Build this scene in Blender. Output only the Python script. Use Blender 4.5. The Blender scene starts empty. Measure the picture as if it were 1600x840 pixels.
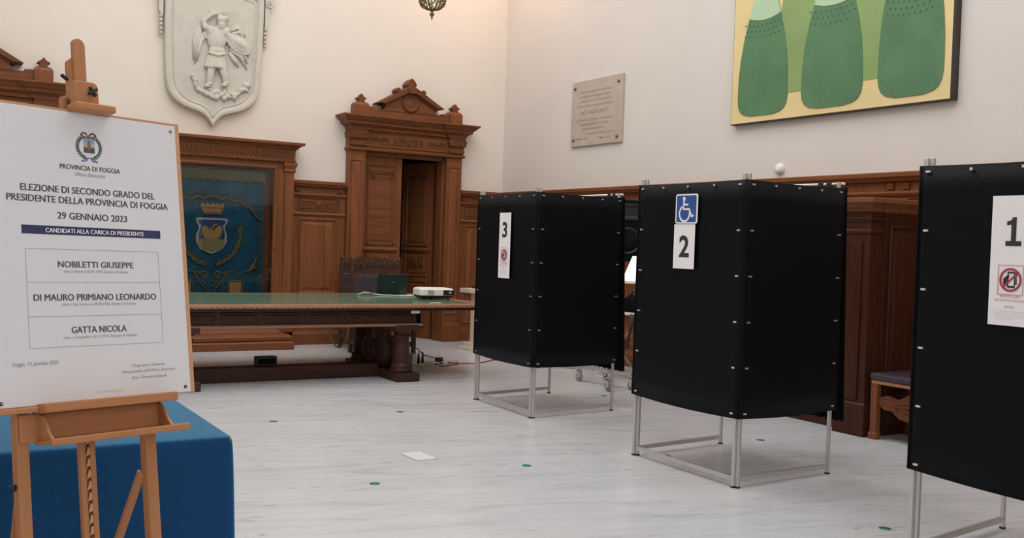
import bpy, bmesh, math, random
from mathutils import Vector, Matrix, Euler
random.seed(7)
PI = math.pi
SC = bpy.context.scene
COL = SC.collection

# ------------------------------------------------------------------ camera, world, lights, exposure
F_PX = 1557.1
YAW, PITCH, ROLL = math.radians(31.285), math.radians(-1.436), math.radians(1.9265)
CAM_H = 1.5
cy, sy, cp, sp = math.cos(YAW), math.sin(YAW), math.cos(PITCH), math.sin(PITCH)
fwd = Vector((sy*cp, cy*cp, sp)); rgt = Vector((cy, -sy, 0)); up = rgt.cross(fwd)
cr, sr = math.cos(ROLL), math.sin(ROLL)
rgt, up = cr*rgt + sr*up, -sr*rgt + cr*up
cam_data = bpy.data.cameras.new('camera'); cam = bpy.data.objects.new('camera', cam_data); COL.objects.link(cam)
cam_data.sensor_fit = 'HORIZONTAL'; cam_data.sensor_width = 36; cam_data.lens = F_PX/1600*36
cam_data.clip_start = 0.05; cam_data.clip_end = 100
M = Matrix((rgt, up, -fwd)).transposed().to_4x4(); M.translation = (0, 0, CAM_H)
cam.matrix_world = M
SC.camera = cam

world = bpy.data.worlds.new('world'); SC.world = world; world.use_nodes = True
world.node_tree.nodes['Background'].inputs[0].default_value = (0.85, 0.93, 1, 1)
world.node_tree.nodes['Background'].inputs[1].default_value = 0.25

def area(name, loc, rot, sx, sz, power, col):
    l = bpy.data.lights.new(name, 'AREA'); l.shape = 'RECTANGLE'; l.size = sx; l.size_y = sz
    l.energy = power; l.color = col
    o = bpy.data.objects.new(name, l); o.location = loc; o.rotation_euler = rot; COL.objects.link(o)
    return o
area('skylight', (3.4, 6.6, 7.85), (0, 0, 0), 6.5, 11.0, 590, (1.0, 0.99, 0.985))
area('window_daylight', (2.6, -4.4, 4.2), (math.radians(80), 0, math.radians(0)), 5, 4, 125, (0.95, 0.98, 1.0))
wl = bpy.data.lights.new('corner_lamp', 'POINT'); wl.energy = 45; wl.color = (1, 0.60, 0.38); wl.shadow_soft_size = 0.3
wlo = bpy.data.objects.new('corner_lamp', wl); wlo.location = (7.0, 12.3, 6.1); COL.objects.link(wlo)

SC.view_settings.view_transform = 'Standard'; SC.view_settings.look = 'None'
SC.view_settings.gamma = 1; SC.view_settings.use_curve_mapping = False
SC.view_settings.exposure = -0.06

# ------------------------------------------------------------------ materials
MATS = {}
def lin(c):
    return tuple((v/12.92 if v <= .04045 else ((v+.055)/1.055)**2.4) for v in [x/255 for x in c])
def new_mat(name, rough=0.5, metal=0.0, spec=0.5):
    m = bpy.data.materials.new(name); m.use_nodes = True
    b = m.node_tree.nodes['Principled BSDF']
    b.inputs['Roughness'].default_value = rough; b.inputs['Metallic'].default_value = metal
    b.inputs['Specular IOR Level'].default_value = spec
    MATS[name] = m
    return m, m.node_tree.nodes, m.node_tree.links, b
def ramp(n, stops):
    r = n.new('ShaderNodeValToRGB'); e = r.color_ramp.elements
    while len(e) < len(stops): e.new(0.5)
    for k, (p, c) in enumerate(stops):
        e[k].position = p; e[k].color = (*c, 1)
    return r
def tint(c, f): return tuple(min(1, v*f) for v in c)
def mottled(name, c, amt=0.08, scale=8, rough=0.5, metal=0.0, spec=0.5, bump=0.0, bscale=60):
    m, n, l, b = new_mat(name, rough, metal, spec)
    tc = n.new('ShaderNodeTexCoord'); no = n.new('ShaderNodeTexNoise')
    no.inputs['Scale'].default_value = scale; no.inputs['Detail'].default_value = 5
    r = ramp(n, [(0.3, tint(c, 1-amt)), (0.7, tint(c, 1+amt))])
    l.new(tc.outputs['Object'], no.inputs['Vector']); l.new(no.outputs['Fac'], r.inputs['Fac'])
    l.new(r.outputs['Color'], b.inputs['Base Color'])
    if bump:
        n2 = n.new('ShaderNodeTexNoise'); n2.inputs['Scale'].default_value = bscale
        l.new(tc.outputs['Object'], n2.inputs['Vector'])
        bp = n.new('ShaderNodeBump'); bp.inputs['Strength'].default_value = bump; bp.inputs['Distance'].default_value = 0.01
        l.new(n2.outputs['Fac'], bp.inputs['Height']); l.new(bp.outputs['Normal'], b.inputs['Normal'])
    return m
def wood(name, c, axis='z', contrast=0.4, rough=0.4, freq=14, spec=0.22):
    m, n, l, b = new_mat(name, rough, 0, spec)
    tc = n.new('ShaderNodeTexCoord'); mp = n.new('ShaderNodeMapping')
    s = [freq, freq, freq]; s['xyz'.index(axis)] = freq*0.07
    mp.inputs['Scale'].default_value = s
    no = n.new('ShaderNodeTexNoise'); no.inputs['Scale'].default_value = 1.6; no.inputs['Detail'].default_value = 8
    no.inputs['Roughness'].default_value = 0.65; no.inputs['Distortion'].default_value = 0.6
    r = ramp(n, [(0.28, tint(c, 1-contrast)), (0.5, c), (0.75, tint(c, 1+contrast*0.8))])
    l.new(tc.outputs['Object'], mp.inputs['Vector']); l.new(mp.outputs['Vector'], no.inputs['Vector'])
    l.new(no.outputs['Fac'], r.inputs['Fac']); l.new(r.outputs['Color'], b.inputs['Base Color'])
    bp = n.new('ShaderNodeBump'); bp.inputs['Strength'].default_value = 0.08; bp.inputs['Distance'].default_value = 0.004
    l.new(no.outputs['Fac'], bp.inputs['Height']); l.new(bp.outputs['Normal'], b.inputs['Normal'])
    return m

WALNUT = (0.212, 0.076, 0.030)
mottled('plaster_cream', (0.80, 0.735, 0.665), 0.02, 1.2, 0.85, bump=0.05, bscale=90)
mottled('plaster_dimmed', (0.70, 0.662, 0.63), 0.02, 1.2, 0.85, bump=0.05, bscale=90)  # right wall: same plaster toned darker, its dimmer light put into the colour
mottled('ceiling_white', (0.82, 0.82, 0.80), 0.02, 1.0, 0.9)
wood('walnut_upright', WALNUT, 'z', 0.38, 0.42)
wood('walnut_level', tint(WALNUT, 0.92), 'x', 0.38, 0.42)
wood('walnut_panel', tint(WALNUT, 1.05), 'z', 0.45, 0.4, 9)
wood('walnut_carved', tint(WALNUT, 0.72), 'x', 0.5, 0.5, 30)
wood('table_walnut_shaded', (0.055, 0.024, 0.016), 'x', 0.4, 0.4)  # base darkened so the wood carries the deep shade under the table
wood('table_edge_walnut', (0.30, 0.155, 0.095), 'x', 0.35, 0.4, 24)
wood('chair_walnut', (0.085, 0.042, 0.028), 'z', 0.4, 0.35, 20)
wood('cabinet_walnut', (0.055, 0.016, 0.008), 'z', 0.4, 0.35)
wood('beech', (0.47, 0.215, 0.10), 'z', 0.12, 0.4, 16)
wood('beech_level', (0.49, 0.22, 0.10), 'x', 0.12, 0.4, 16)
wood('board_ply', (0.60, 0.34, 0.19), 'x', 0.1, 0.5, 12)
mottled('stone_plaster', (0.60, 0.565, 0.50), 0.05, 9, 0.8)
mottled('marble_plaque', (0.50, 0.43, 0.375), 0.07, 5, 0.5)
mottled('engraving', (0.33, 0.27, 0.23), 0.03, 5, 0.7)
mottled('black_panel', (0.0035, 0.0043, 0.0062), 0.1, 30, 0.5, spec=0.10, bump=0.05, bscale=400)
mottled('black_cloth', (0.004, 0.0045, 0.006), 0.1, 40, 0.9, spec=0.1)
mottled('aluminium', (0.60, 0.59, 0.57), 0.04, 40, 0.38, 0.75)
mottled('bright_metal', (0.75, 0.74, 0.72), 0.03, 40, 0.3, 0.8)
mottled('brass', (0.26, 0.17, 0.10), 0.15, 20, 0.35, 0.7)
mottled('iron_black', (0.012, 0.012, 0.012), 0.1, 20, 0.5)
mottled('rubber_grey', (0.25, 0.26, 0.27), 0.05, 20, 0.5)
mottled('paper_white', (0.87, 0.87, 0.90), 0.012, 4, 0.7)
mottled('poster_paper', (0.77, 0.765, 0.80), 0.015, 5, 0.6)
mottled('white_paint', (0.80, 0.79, 0.76), 0.02, 6, 0.45)
mottled('cream_paint', (0.72, 0.60, 0.48), 0.04, 10, 0.5)
mottled('ink_black', (0.025, 0.025, 0.03), 0.05, 20, 0.6)
mottled('ink_dark', (0.07, 0.07, 0.08), 0.05, 20, 0.6)
mottled('ink_grey', (0.38, 0.38, 0.40), 0.05, 20, 0.6)
mottled('ink_pale', (0.60, 0.60, 0.62), 0.04, 20, 0.6)
mottled('ink_navy', (0.025, 0.03, 0.11), 0.04, 20, 0.6)
mottled('ink_red', (0.42, 0.035, 0.06), 0.05, 20, 0.6)
mottled('ink_red_pale', (0.62, 0.30, 0.32), 0.05, 20, 0.6)
mottled('sign_blue', (0.02, 0.085, 0.33), 0.03, 20, 0.35)
mottled('leaf_print', (0.03, 0.07, 0.055), 0.3, 60, 0.6)
mottled('ribbon_print', (0.12, 0.18, 0.42), 0.1, 60, 0.6)
mottled('crown_print', (0.28, 0.13, 0.08), 0.1, 60, 0.6)
mottled('sky_print', (0.20, 0.38, 0.60), 0.1, 20, 0.6)
mottled('land_print', (0.08, 0.10, 0.08), 0.2, 60, 0.6)
mottled('haze_print', (0.45, 0.46, 0.50), 0.05, 60, 0.6)
m = mottled('blue_cloth', (0.011, 0.064, 0.175), 0.05, 30, 0.9, spec=0.1, bump=0.1, bscale=300)
b = m.node_tree.nodes['Principled BSDF']; b.inputs['Sheen Weight'].default_value = 1.0; b.inputs['Sheen Roughness'].default_value = 0.35; b.inputs['Sheen Tint'].default_value = (0.28, 0.72, 1.0, 1)
mottled('velvet_blue', (0.024, 0.115, 0.20), 0.25, 6, 0.8, spec=0.2)
mottled('gold_thread', (0.30, 0.20, 0.07), 0.25, 60, 0.5, 0.3)
mottled('olive_thread', (0.16, 0.135, 0.06), 0.3, 60, 0.6)
mottled('ground_thread', (0.30, 0.27, 0.10), 0.2, 50, 0.6)
mottled('silver_thread', (0.46, 0.43, 0.46), 0.15, 40, 0.5, 0.2)
mottled('crest_blue', (0.02, 0.05, 0.22), 0.1, 30, 0.6)
mottled('crest_ochre', (0.50, 0.28, 0.10), 0.15, 30, 0.6)
mottled('crest_red', (0.30, 0.09, 0.06), 0.1, 30, 0.6)
mottled('green_leather', (0.135, 0.235, 0.16), 0.06, 5, 0.14, spec=0.8)
mottled('leather_black', (0.06, 0.047, 0.055), 0.2, 25, 0.35)
mottled('leather_violet', (0.045, 0.032, 0.045), 0.15, 20, 0.4)
mottled('laptop_shell', (0.008, 0.02, 0.02), 0.05, 20, 0.35)
mottled('canvas_straw', (0.76, 0.62, 0.31), 0.04, 4, 0.7)
mottled('bottle_green', (0.085, 0.205, 0.098), 0.12, 3, 0.6)
mottled('bottle_lime', (0.24, 0.36, 0.13), 0.12, 2, 0.6)
mottled('bottle_pale', (0.45, 0.62, 0.42), 0.05, 4, 0.6)
mottled('bottle_dot', (0.02, 0.11, 0.06), 0.05, 4, 0.6)
mottled('frame_dark', (0.03, 0.02, 0.018), 0.1, 10, 0.4)
mottled('hatch_stone', (0.67, 0.675, 0.68), 0.02, 6, 0.4)
mottled('sticker_green', (0.0, 0.19, 0.13), 0.06, 40, 0.4)
mottled('cable_red', (0.35, 0.04, 0.04), 0.05, 20, 0.5)
mottled('cable_white', (0.7, 0.69, 0.66), 0.03, 20, 0.5)
mottled('beige_plastic', (0.62, 0.52, 0.38), 0.03, 20, 0.5)
mottled('usb_blue', (0.03, 0.12, 0.5), 0.03, 20, 0.5)
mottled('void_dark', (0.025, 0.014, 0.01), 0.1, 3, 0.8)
# lit lampshade
m, n, l, b = new_mat('shade_lit', 0.7); b.inputs['Base Color'].default_value = (0.9, 0.88, 0.84, 1)
b.inputs['Emission Color'].default_value = (1, 0.95, 0.88, 1); b.inputs['Emission Strength'].default_value = 0.55
# glass
m, n, l, b = new_mat('pane_glass', 0.02); n.remove(b)
tr = n.new('ShaderNodeBsdfTransparent'); tr.inputs[0].default_value = (0.93, 0.95, 0.95, 1)
gl = n.new('ShaderNodeBsdfGlossy'); gl.inputs['Roughness'].default_value = 0.03
fr = n.new('ShaderNodeFresnel'); fr.inputs[0].default_value = 1.45
mx = n.new('ShaderNodeMixShader'); l.new(fr.outputs[0], mx.inputs[0]); l.new(tr.outputs[0], mx.inputs[1]); l.new(gl.outputs[0], mx.inputs[2])
l.new(mx.outputs[0], n['Material Output'].inputs[0])
m, n, l, b = new_mat('lantern_glass', 0.3); b.inputs['Base Color'].default_value = (0.85, 0.88, 0.72, 1)
b.inputs['Emission Color'].default_value = (0.95, 1, 0.75, 1); b.inputs['Emission Strength'].default_value = 0.5
# marble floor
m, n, l, b = new_mat('floor_marble', 0.27, 0, 0.5)
tc = n.new('ShaderNodeTexCoord')
mp = n.new('ShaderNodeMapping'); mp.vector_type = 'TEXTURE'; mp.inputs['Rotation'].default_value = (0, 0, math.radians(-15)); mp.inputs['Scale'].default_value = (1/0.6, 1/3.2, 1)
n1 = n.new('ShaderNodeTexNoise'); n1.inputs['Scale'].default_value = 1.5; n1.inputs['Detail'].default_value = 9; n1.inputs['Roughness'].default_value = 0.62; n1.inputs['Distortion'].default_value = 1.2
r1 = ramp(n, [(0.27, (0.43, 0.445, 0.475)), (0.39, (0.55, 0.565, 0.595)), (0.52, (0.605, 0.62, 0.645)), (0.75, (0.64, 0.652, 0.672))])
n2 = n.new('ShaderNodeTexNoise'); n2.inputs['Scale'].default_value = 4.2; n2.inputs['Detail'].default_value = 7; n2.inputs['Distortion'].default_value = 2.0
r2 = ramp(n, [(0.30, (0.74, 0.735, 0.73)), (0.38, (1, 1, 1)), (1, (1, 1, 1))])
br = n.new('ShaderNodeTexBrick'); br.offset = 0.5
br.inputs['Color1'].default_value = (1, 1, 1, 1); br.inputs['Color2'].default_value = (0.955, 0.955, 0.96, 1); br.inputs['Mortar'].default_value = (0.86, 0.85, 0.85, 1)
br.inputs['Scale'].default_value = 1.0; br.inputs['Mortar Size'].default_value = 0.0016; br.inputs['Brick Width'].default_value = 1.12; br.inputs['Row Height'].default_value = 0.56
mb_ = n.new('ShaderNodeMapping'); mb_.inputs['Rotation'].default_value = (0, 0, PI/2); mb_.inputs['Location'].default_value = (0.1, 0.22, 0)
mu = n.new('ShaderNodeMixRGB'); mu.blend_type = 'MULTIPLY'; mu.inputs[0].default_value = 1
mv = n.new('ShaderNodeMixRGB'); mv.blend_type = 'MULTIPLY'; mv.inputs[0].default_value = 1
l.new(tc.outputs['Object'], mp.inputs[0]); l.new(mp.outputs[0], n1.inputs['Vector']); l.new(mp.outputs[0], n2.inputs['Vector'])
l.new(tc.outputs['Object'], mb_.inputs[0]); l.new(mb_.outputs[0], br.inputs['Vector'])
l.new(n1.outputs['Fac'], r1.inputs[0]); l.new(n2.outputs['Fac'], r2.inputs[0])
l.new(r1.outputs[0], mu.inputs[1]); l.new(r2.outputs[0], mu.inputs[2]); l.new(mu.outputs[0], mv.inputs[1]); l.new(br.outputs['Color'], mv.inputs[2])
l.new(mv.outputs[0], b.inputs['Base Color'])

# ------------------------------------------------------------------ helpers
class MB:
    def __init__(s): s.v = []; s.f = []; s.sm = []
    def add(s, vs, fs, smooth=False):
        o = len(s.v); s.v += [tuple(v) for v in vs]
        s.f += [tuple(i+o for i in f) for f in fs]; s.sm += [smooth]*len(fs); return s
    def box(s, x0, x1, y0, y1, z0, z1, mat=None):
        vs = [Vector((x, y, z)) for z in (z0, z1) for y in (y0, y1) for x in (x0, x1)]
        if mat: vs = [mat @ v for v in vs]
        return s.add(vs, [(0, 2, 3, 1), (4, 5, 7, 6), (0, 1, 5, 4), (2, 6, 7, 3), (0, 4, 6, 2), (1, 3, 7, 5)])
    def beam(s, p, q, w, d, upv=(0, 0, 1)):
        p, q = Vector(p), Vector(q); t = (q-p); L = t.length; t.normalize()
        u = Vector(upv); a = t.cross(u)
        if a.length < 1e-4: a = t.cross(Vector((1, 0, 0)))
        a.normalize(); c = a.cross(t)
        vs = [pt + a*i*w/2 + c*j*d/2 for pt in (p, q) for j in (-1, 1) for i in (-1, 1)]
        return s.add(vs, [(0, 2, 3, 1), (4, 5, 7, 6), (0, 1, 5, 4), (2, 6, 7, 3), (0, 4, 6, 2), (1, 3, 7, 5)])
    def rings(s, rs, cap0=True, cap1=True, closed=True, smooth=False):
        k = len(rs[0]); vs = [v for r in rs for v in r]; fs = []
        for i in range(len(rs)-1):
            for j in range(k if closed else k-1):
                j2 = (j+1) % k
                fs.append((i*k+j, i*k+j2, (i+1)*k+j2, (i+1)*k+j))
        o = len(s.v); s.add(vs, fs, smooth)
        if cap0: s.f.append(tuple(o+j for j in reversed(range(k)))); s.sm.append(False)
        if cap1: s.f.append(tuple(o+(len(rs)-1)*k+j for j in range(k))); s.sm.append(False)
        return s
    def lathe(s, prof, c=(0, 0, 0), n=24, axis='z'):
        rs = []
        for r, h in prof:
            ring = []
            for k in range(n):
                a = 2*PI*k/n; p = (r*math.cos(a), r*math.sin(a), h)
                if axis == 'y': p = (p[0], p[2], -p[1])
                if axis == 'x': p = (p[2], p[0], p[1])
                ring.append((p[0]+c[0], p[1]+c[1], p[2]+c[2]))
            rs.append(ring)
        return s.rings(rs, smooth=True)
    def tube(s, pts, r, n=8, flat=None):
        pts = [Vector(p) for p in pts]; rs = []; N = len(pts)
        rad = r if isinstance(r, (list, tuple)) else [r]*N
        prev = None
        for i, p in enumerate(pts):
            t = (pts[min(i+1, N-1)] - pts[max(i-1, 0)])
            if t.length < 1e-9: t = Vector((0, 0, 1))
            t.normalize()
            if prev is None:
                a = t.cross(Vector((0, 0, 1)))
                if a.length < 1e-3: a = t.cross(Vector((0, 1, 0)))
            else: a = prev - t*prev.dot(t)
            a.normalize(); prev = a; c = t.cross(a)
            rs.append([p + (a*math.cos(2*PI*k/n) + c*math.sin(2*PI*k/n))*rad[i] for k in range(n)])
        return s.rings(rs, smooth=True)
    def ell(s, c, r, rot=(0, 0, 0), n=14, m=9):
        R = Euler(rot).to_matrix(); rs = []
        for i in range(m+1):
            th = PI*(0.02+0.96*i/m)
            rs.append([R @ Vector((r[0]*math.sin(th)*math.cos(2*PI*k/n), r[1]*math.sin(th)*math.sin(2*PI*k/n), -r[2]*math.cos(th))) + Vector(c) for k in range(n)])
        return s.rings(rs, smooth=True)
    def prism(s, poly, y0, y1):
        """outline in x,z (counter-clockwise seen from -y), extruded from y0 (front) to y1"""
        a = [(x, y0, z) for x, z in poly]; b_ = [(x, y1, z) for x, z in poly]
        return s.rings([b_, a])
    def rect_rings(s, x0, x1, z0, z1, prof):
        rs = []
        for ins, y in prof:
            rs.append([(x0+ins, y, z0+ins), (x1-ins, y, z0+ins), (x1-ins, y, z1-ins), (x0+ins, y, z1-ins)])
        return s.rings(rs, cap0=False)
    def panel(s, x0, x1, z0, z1, y, bead=0.02, lift=0.02):
        return s.rect_rings(x0, x1, z0, z1, [(0, y), (0, y-lift*.7), (bead*.5, y-lift), (bead*1.2, y-lift*.6), (bead*1.5, y-lift*.1), (bead*3, y-lift*.1), (bead*4.5, y-lift*.6)])
    def moulding(s, x0, x1, yf, yw, prof, ends=True):
        """profile of (out, z) swept along a front with returns to the wall; out<0 is allowed"""
        rs = []
        for out, z in prof:
            out += .0012; e = out if ends else 0
            rs.append([(x0-e, yw, z), (x0-e, yf-out, z), (x1+e, yf-out, z), (x1+e, yw, z)])
        return s.rings(rs)
    def stroke(s, pts, w, y0, y1):
        """flat ribbon along pts in x,z with thickness"""
        P = [Vector((p[0], p[1])) for p in pts]; L = []; Rr = []
        for i, p in enumerate(P):
            t = (P[min(i+1, len(P)-1)]-P[max(i-1, 0)]).normalized(); nn = Vector((-t.y, t.x))*w/2
            L.append(p+nn); Rr.append(p-nn)
        for i in range(len(P)-1):
            q = [Rr[i], Rr[i+1], L[i+1], L[i]]
            s.prism([(v.x, v.y) for v in q], y0, y1)
        return s
    def build(s, name, mat, parent=None, bevel=0.0, loc=None, auto=True):
        me = bpy.data.meshes.new(name); me.from_pydata(s.v, [], s.f); me.update()
        bm = bmesh.new(); bm.from_mesh(me); bmesh.ops.recalc_face_normals(bm, faces=bm.faces); bm.to_mesh(me); bm.free()
        for p, q in zip(me.polygons, s.sm): p.use_smooth = q
        me.materials.append(MATS[mat])
        o = bpy.data.objects.new(name, me); COL.objects.link(o)
        if parent is not None: o.parent = parent
        if loc: o.location = loc
        if bevel:
            md = o.modifiers.new('bevel', 'BEVEL'); md.width = bevel; md.segments = 2; md.limit_method = 'ANGLE'; md.angle_limit = math.radians(40)
        return o
def tag(o, label, cat, group=None, kind=None):
    o['label'] = label; o['category'] = cat
    if group: o['group'] = group
    if kind: o['kind'] = kind
    return o
def thing(name, label, cat, loc=(0, 0, 0), rz=0.0, group=None):
    o = bpy.data.objects.new(name, None); COL.objects.link(o); o.empty_display_size = 0.1
    o.location = loc; o.rotation_euler = (0, 0, rz)
    return tag(o, label, cat, group)
def structure(o): o['kind'] = 'structure'; return o
def struct_root(name, loc=(0, 0, 0), rz=0.0):
    o = bpy.data.objects.new(name, None); COL.objects.link(o); o.location = loc; o.rotation_euler = (0, 0, rz)
    return structure(o)
def copy_tree(o, parent=None):
    c = o.copy(); COL.objects.link(c)
    if parent is not None: c.parent = parent
    for ch in list(o.children): copy_tree(ch, c)
    return c
def arc(cx, cz, r, a0, a1, n=20):
    return [(cx+r*math.cos(math.radians(a0+(a1-a0)*k/n)), cz+r*math.sin(math.radians(a0+(a1-a0)*k/n))) for k in range(n+1)]
def spiral(cx, cz, r0, turns, a0, y, flip=1, n=26):
    return [(cx+flip*r0*(1-.86*k/n)*math.cos(a0+turns*2*PI*k/n), y, cz+r0*(1-.86*k/n)*math.sin(a0+turns*2*PI*k/n)) for k in range(n+1)]
CAP = None
def text_geo(body, bold=0.0, shear=0.0):
    c = bpy.data.curves.new('glyphs', 'FONT'); c.body = body; c.size = 1; c.offset = bold; c.shear = shear; c.resolution_u = 3
    o = bpy.data.objects.new('glyphs', c); COL.objects.link(o)
    bpy.context.view_layer.update()
    me = bpy.data.meshes.new_from_object(o.evaluated_get(bpy.context.evaluated_depsgraph_get()))
    vs = [v.co.copy() for v in me.vertices]; fs = [tuple(p.vertices) for p in me.polygons]
    bpy.data.objects.remove(o); bpy.data.curves.remove(c); bpy.data.meshes.remove(me)
    return vs, fs
_h = text_geo('H')[0]; CAPH = max(v.y for v in _h)
def lettering(body, x0, x1, z, cap, y, mat, parent, bold=0.0, name='lettering', shear=0.0, label=None, dup=0.0):
    """flat letters between x0 and x1, baseline z, cap height cap, on the plane y (facing -y)"""
    vs, fs = text_geo(body, bold, shear)
    a, b_ = min(v.x for v in vs), max(v.x for v in vs)
    sx = (x1-x0)/(b_-a); sz = cap/CAPH
    mb = MB()
    for k, dx in enumerate((0,) if not dup else (0, dup, -dup)):
        mb.add([(x0+(v.x-a)*sx+dx, y-k*.00012, z+v.y*sz) for v in vs], fs)
    o = mb.build(name, mat, parent)
    if label: o['label'] = label
    return o

# ------------------------------------------------------------------ the room
XR, XL, YB, YF, HC = 7.91, -1.07, 13.4, -5.0, 8.0
CX = 3.42                                   # axis of the end wall
structure(MB().box(XL-.2, XR+.2, YF-.2, 17.0, -.2, 0).build('floor', 'floor_marble'))
structure(MB().box(XL-.2, XR+.2, YF-.2, YB+.2, HC, HC+.2).build('ceiling', 'ceiling_white'))
DO0, DO1, DOH = 5.54, 6.90, 2.76            # opening of the right-hand door; the left one mirrors it
LO0, LO1 = 2*CX-DO1, 2*CX-DO0
wb = MB()
for x0, x1, z0 in ((XL-.2, LO0, 0), (LO0, LO1, DOH), (LO1, DO0, 0), (DO0, DO1, DOH), (DO1, XR+.2, 0)):
    wb.box(x0, x1, YB, YB+.22, z0, HC)
structure(wb.build('wall_back', 'plaster_cream'))
structure(MB().box(XR, XR+.2, YF-.2, YB, 0, HC).build('wall_right', 'plaster_dimmed'))
structure(MB().box(XL-.2, XL, YF-.2, YB, 0, HC).build('wall_left', 'plaster_cream'))
structure(MB().box(XL, XR, YF-.2, YF, 0, HC).build('wall_front', 'plaster_cream'))
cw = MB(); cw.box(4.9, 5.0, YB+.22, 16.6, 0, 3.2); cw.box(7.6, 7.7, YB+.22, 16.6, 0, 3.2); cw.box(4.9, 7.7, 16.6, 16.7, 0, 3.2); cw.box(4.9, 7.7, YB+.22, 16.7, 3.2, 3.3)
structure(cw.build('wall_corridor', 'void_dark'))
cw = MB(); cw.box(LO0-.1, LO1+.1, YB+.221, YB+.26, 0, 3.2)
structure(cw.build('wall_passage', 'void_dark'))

# panelled dado: body, base, frieze with carving, cap
def carve(mb, xc, zc, y, w, h):
    """low acanthus carving: a boss and two scrolls"""
    mb.ell((xc, y, zc), (h*.28, .012, h*.36))
    for s in (-1, 1):
        mb.tube(spiral(xc+s*w*.24, zc, h*.30, 1.3, PI*.5, y, s), .008, 6)
        mb.tube(spiral(xc+s*w*.40, zc-.01, h*.2, 1.1, -PI*.5, y, s), .007, 6)
        mb.tube([(xc+s*h*.25, y, zc-.02), (xc+s*w*.15, y, zc+h*.28), (xc+s*w*.3, y, zc+h*.30), (xc+s*w*.46, y, zc+h*.1)], [.004, .009, .008, .003], 6)
    return mb
def dado(root, x0, x1, bays, yw=0.0, low=True):
    """panelling on a wall at local y=0, front towards -y"""
    D = .05
    b = MB(); b.box(x0, x1, -D, yw, 0, 2.2); b.build('panelling', 'walnut_upright', root)
    b = MB(); b.moulding(x0, x1, -D, yw, [(0, 0), (.035, 0), (.035, .15), (.02, .17), (.012, .19), (0, .20)], False); b.build('plinth', 'walnut_level', root)
    b = MB(); b.moulding(x0, x1, -D, yw, [(0, 2.19), (.05, 2.20), (.075, 2.235), (.085, 2.24), (.085, 2.275), (.07, 2.285), (0, 2.285)], False)
    b.moulding(x0, x1, -D, yw, [(0, 2.06), (.02, 2.065), (.035, 2.09), (.03, 2.11), (0, 2.12)], False)
    b.moulding(x0, x1, -D, yw, [(0, 1.80), (.018, 1.805), (.022, 1.825), (.01, 1.845), (0, 1.85)], False)
    b.build('cap_moulding', 'walnut_level', root)
    w = (x1-x0)/bays
    for k in range(bays):
        a, c = x0+k*w, x0+(k+1)*w; s = min(.12, w*.16)
        p = MB(); p.panel(a+s, c-s, .72, 1.76, -D, .018, .022)
        if low: p.panel(a+s, c-s, .27, .62, -D, .018, .022)
        p.build('raised_panel', 'walnut_panel', root)
        p = MB(); p.panel(a+s*.8, c-s*.8, 1.865, 2.045, -D, .008, .014); carve(p, (a+c)/2, 1.955, -D-.008, min(w-2*s, .62), .15)
        p.build('carved_frieze', 'walnut_carved', root)
        for xx in (a+s*.7, c-s*.7): MB().box(xx-.035, xx+.035, -D-.03, -D, 2.125, 2.19).build('bracket', 'walnut_carved', root, .004)
t = struct_root('trim_1', (0, YB, 0)); dado(t, 4.52, 5.31, 1)
t = struct_root('trim_2', (0, YB, 0)); dado(t, 7.13, XR-.002, 1)
t = struct_root('trim_3', (0, YB, 0)); dado(t, 1.53, 2.32, 1)
t = struct_root('trim_4', (0, YB, 0)); dado(t, XL+.002, -.29, 1)
t = struct_root('trim_5', (XR, YB, 0), -PI/2); dado(t, .09, 18.2, 15)

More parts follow.
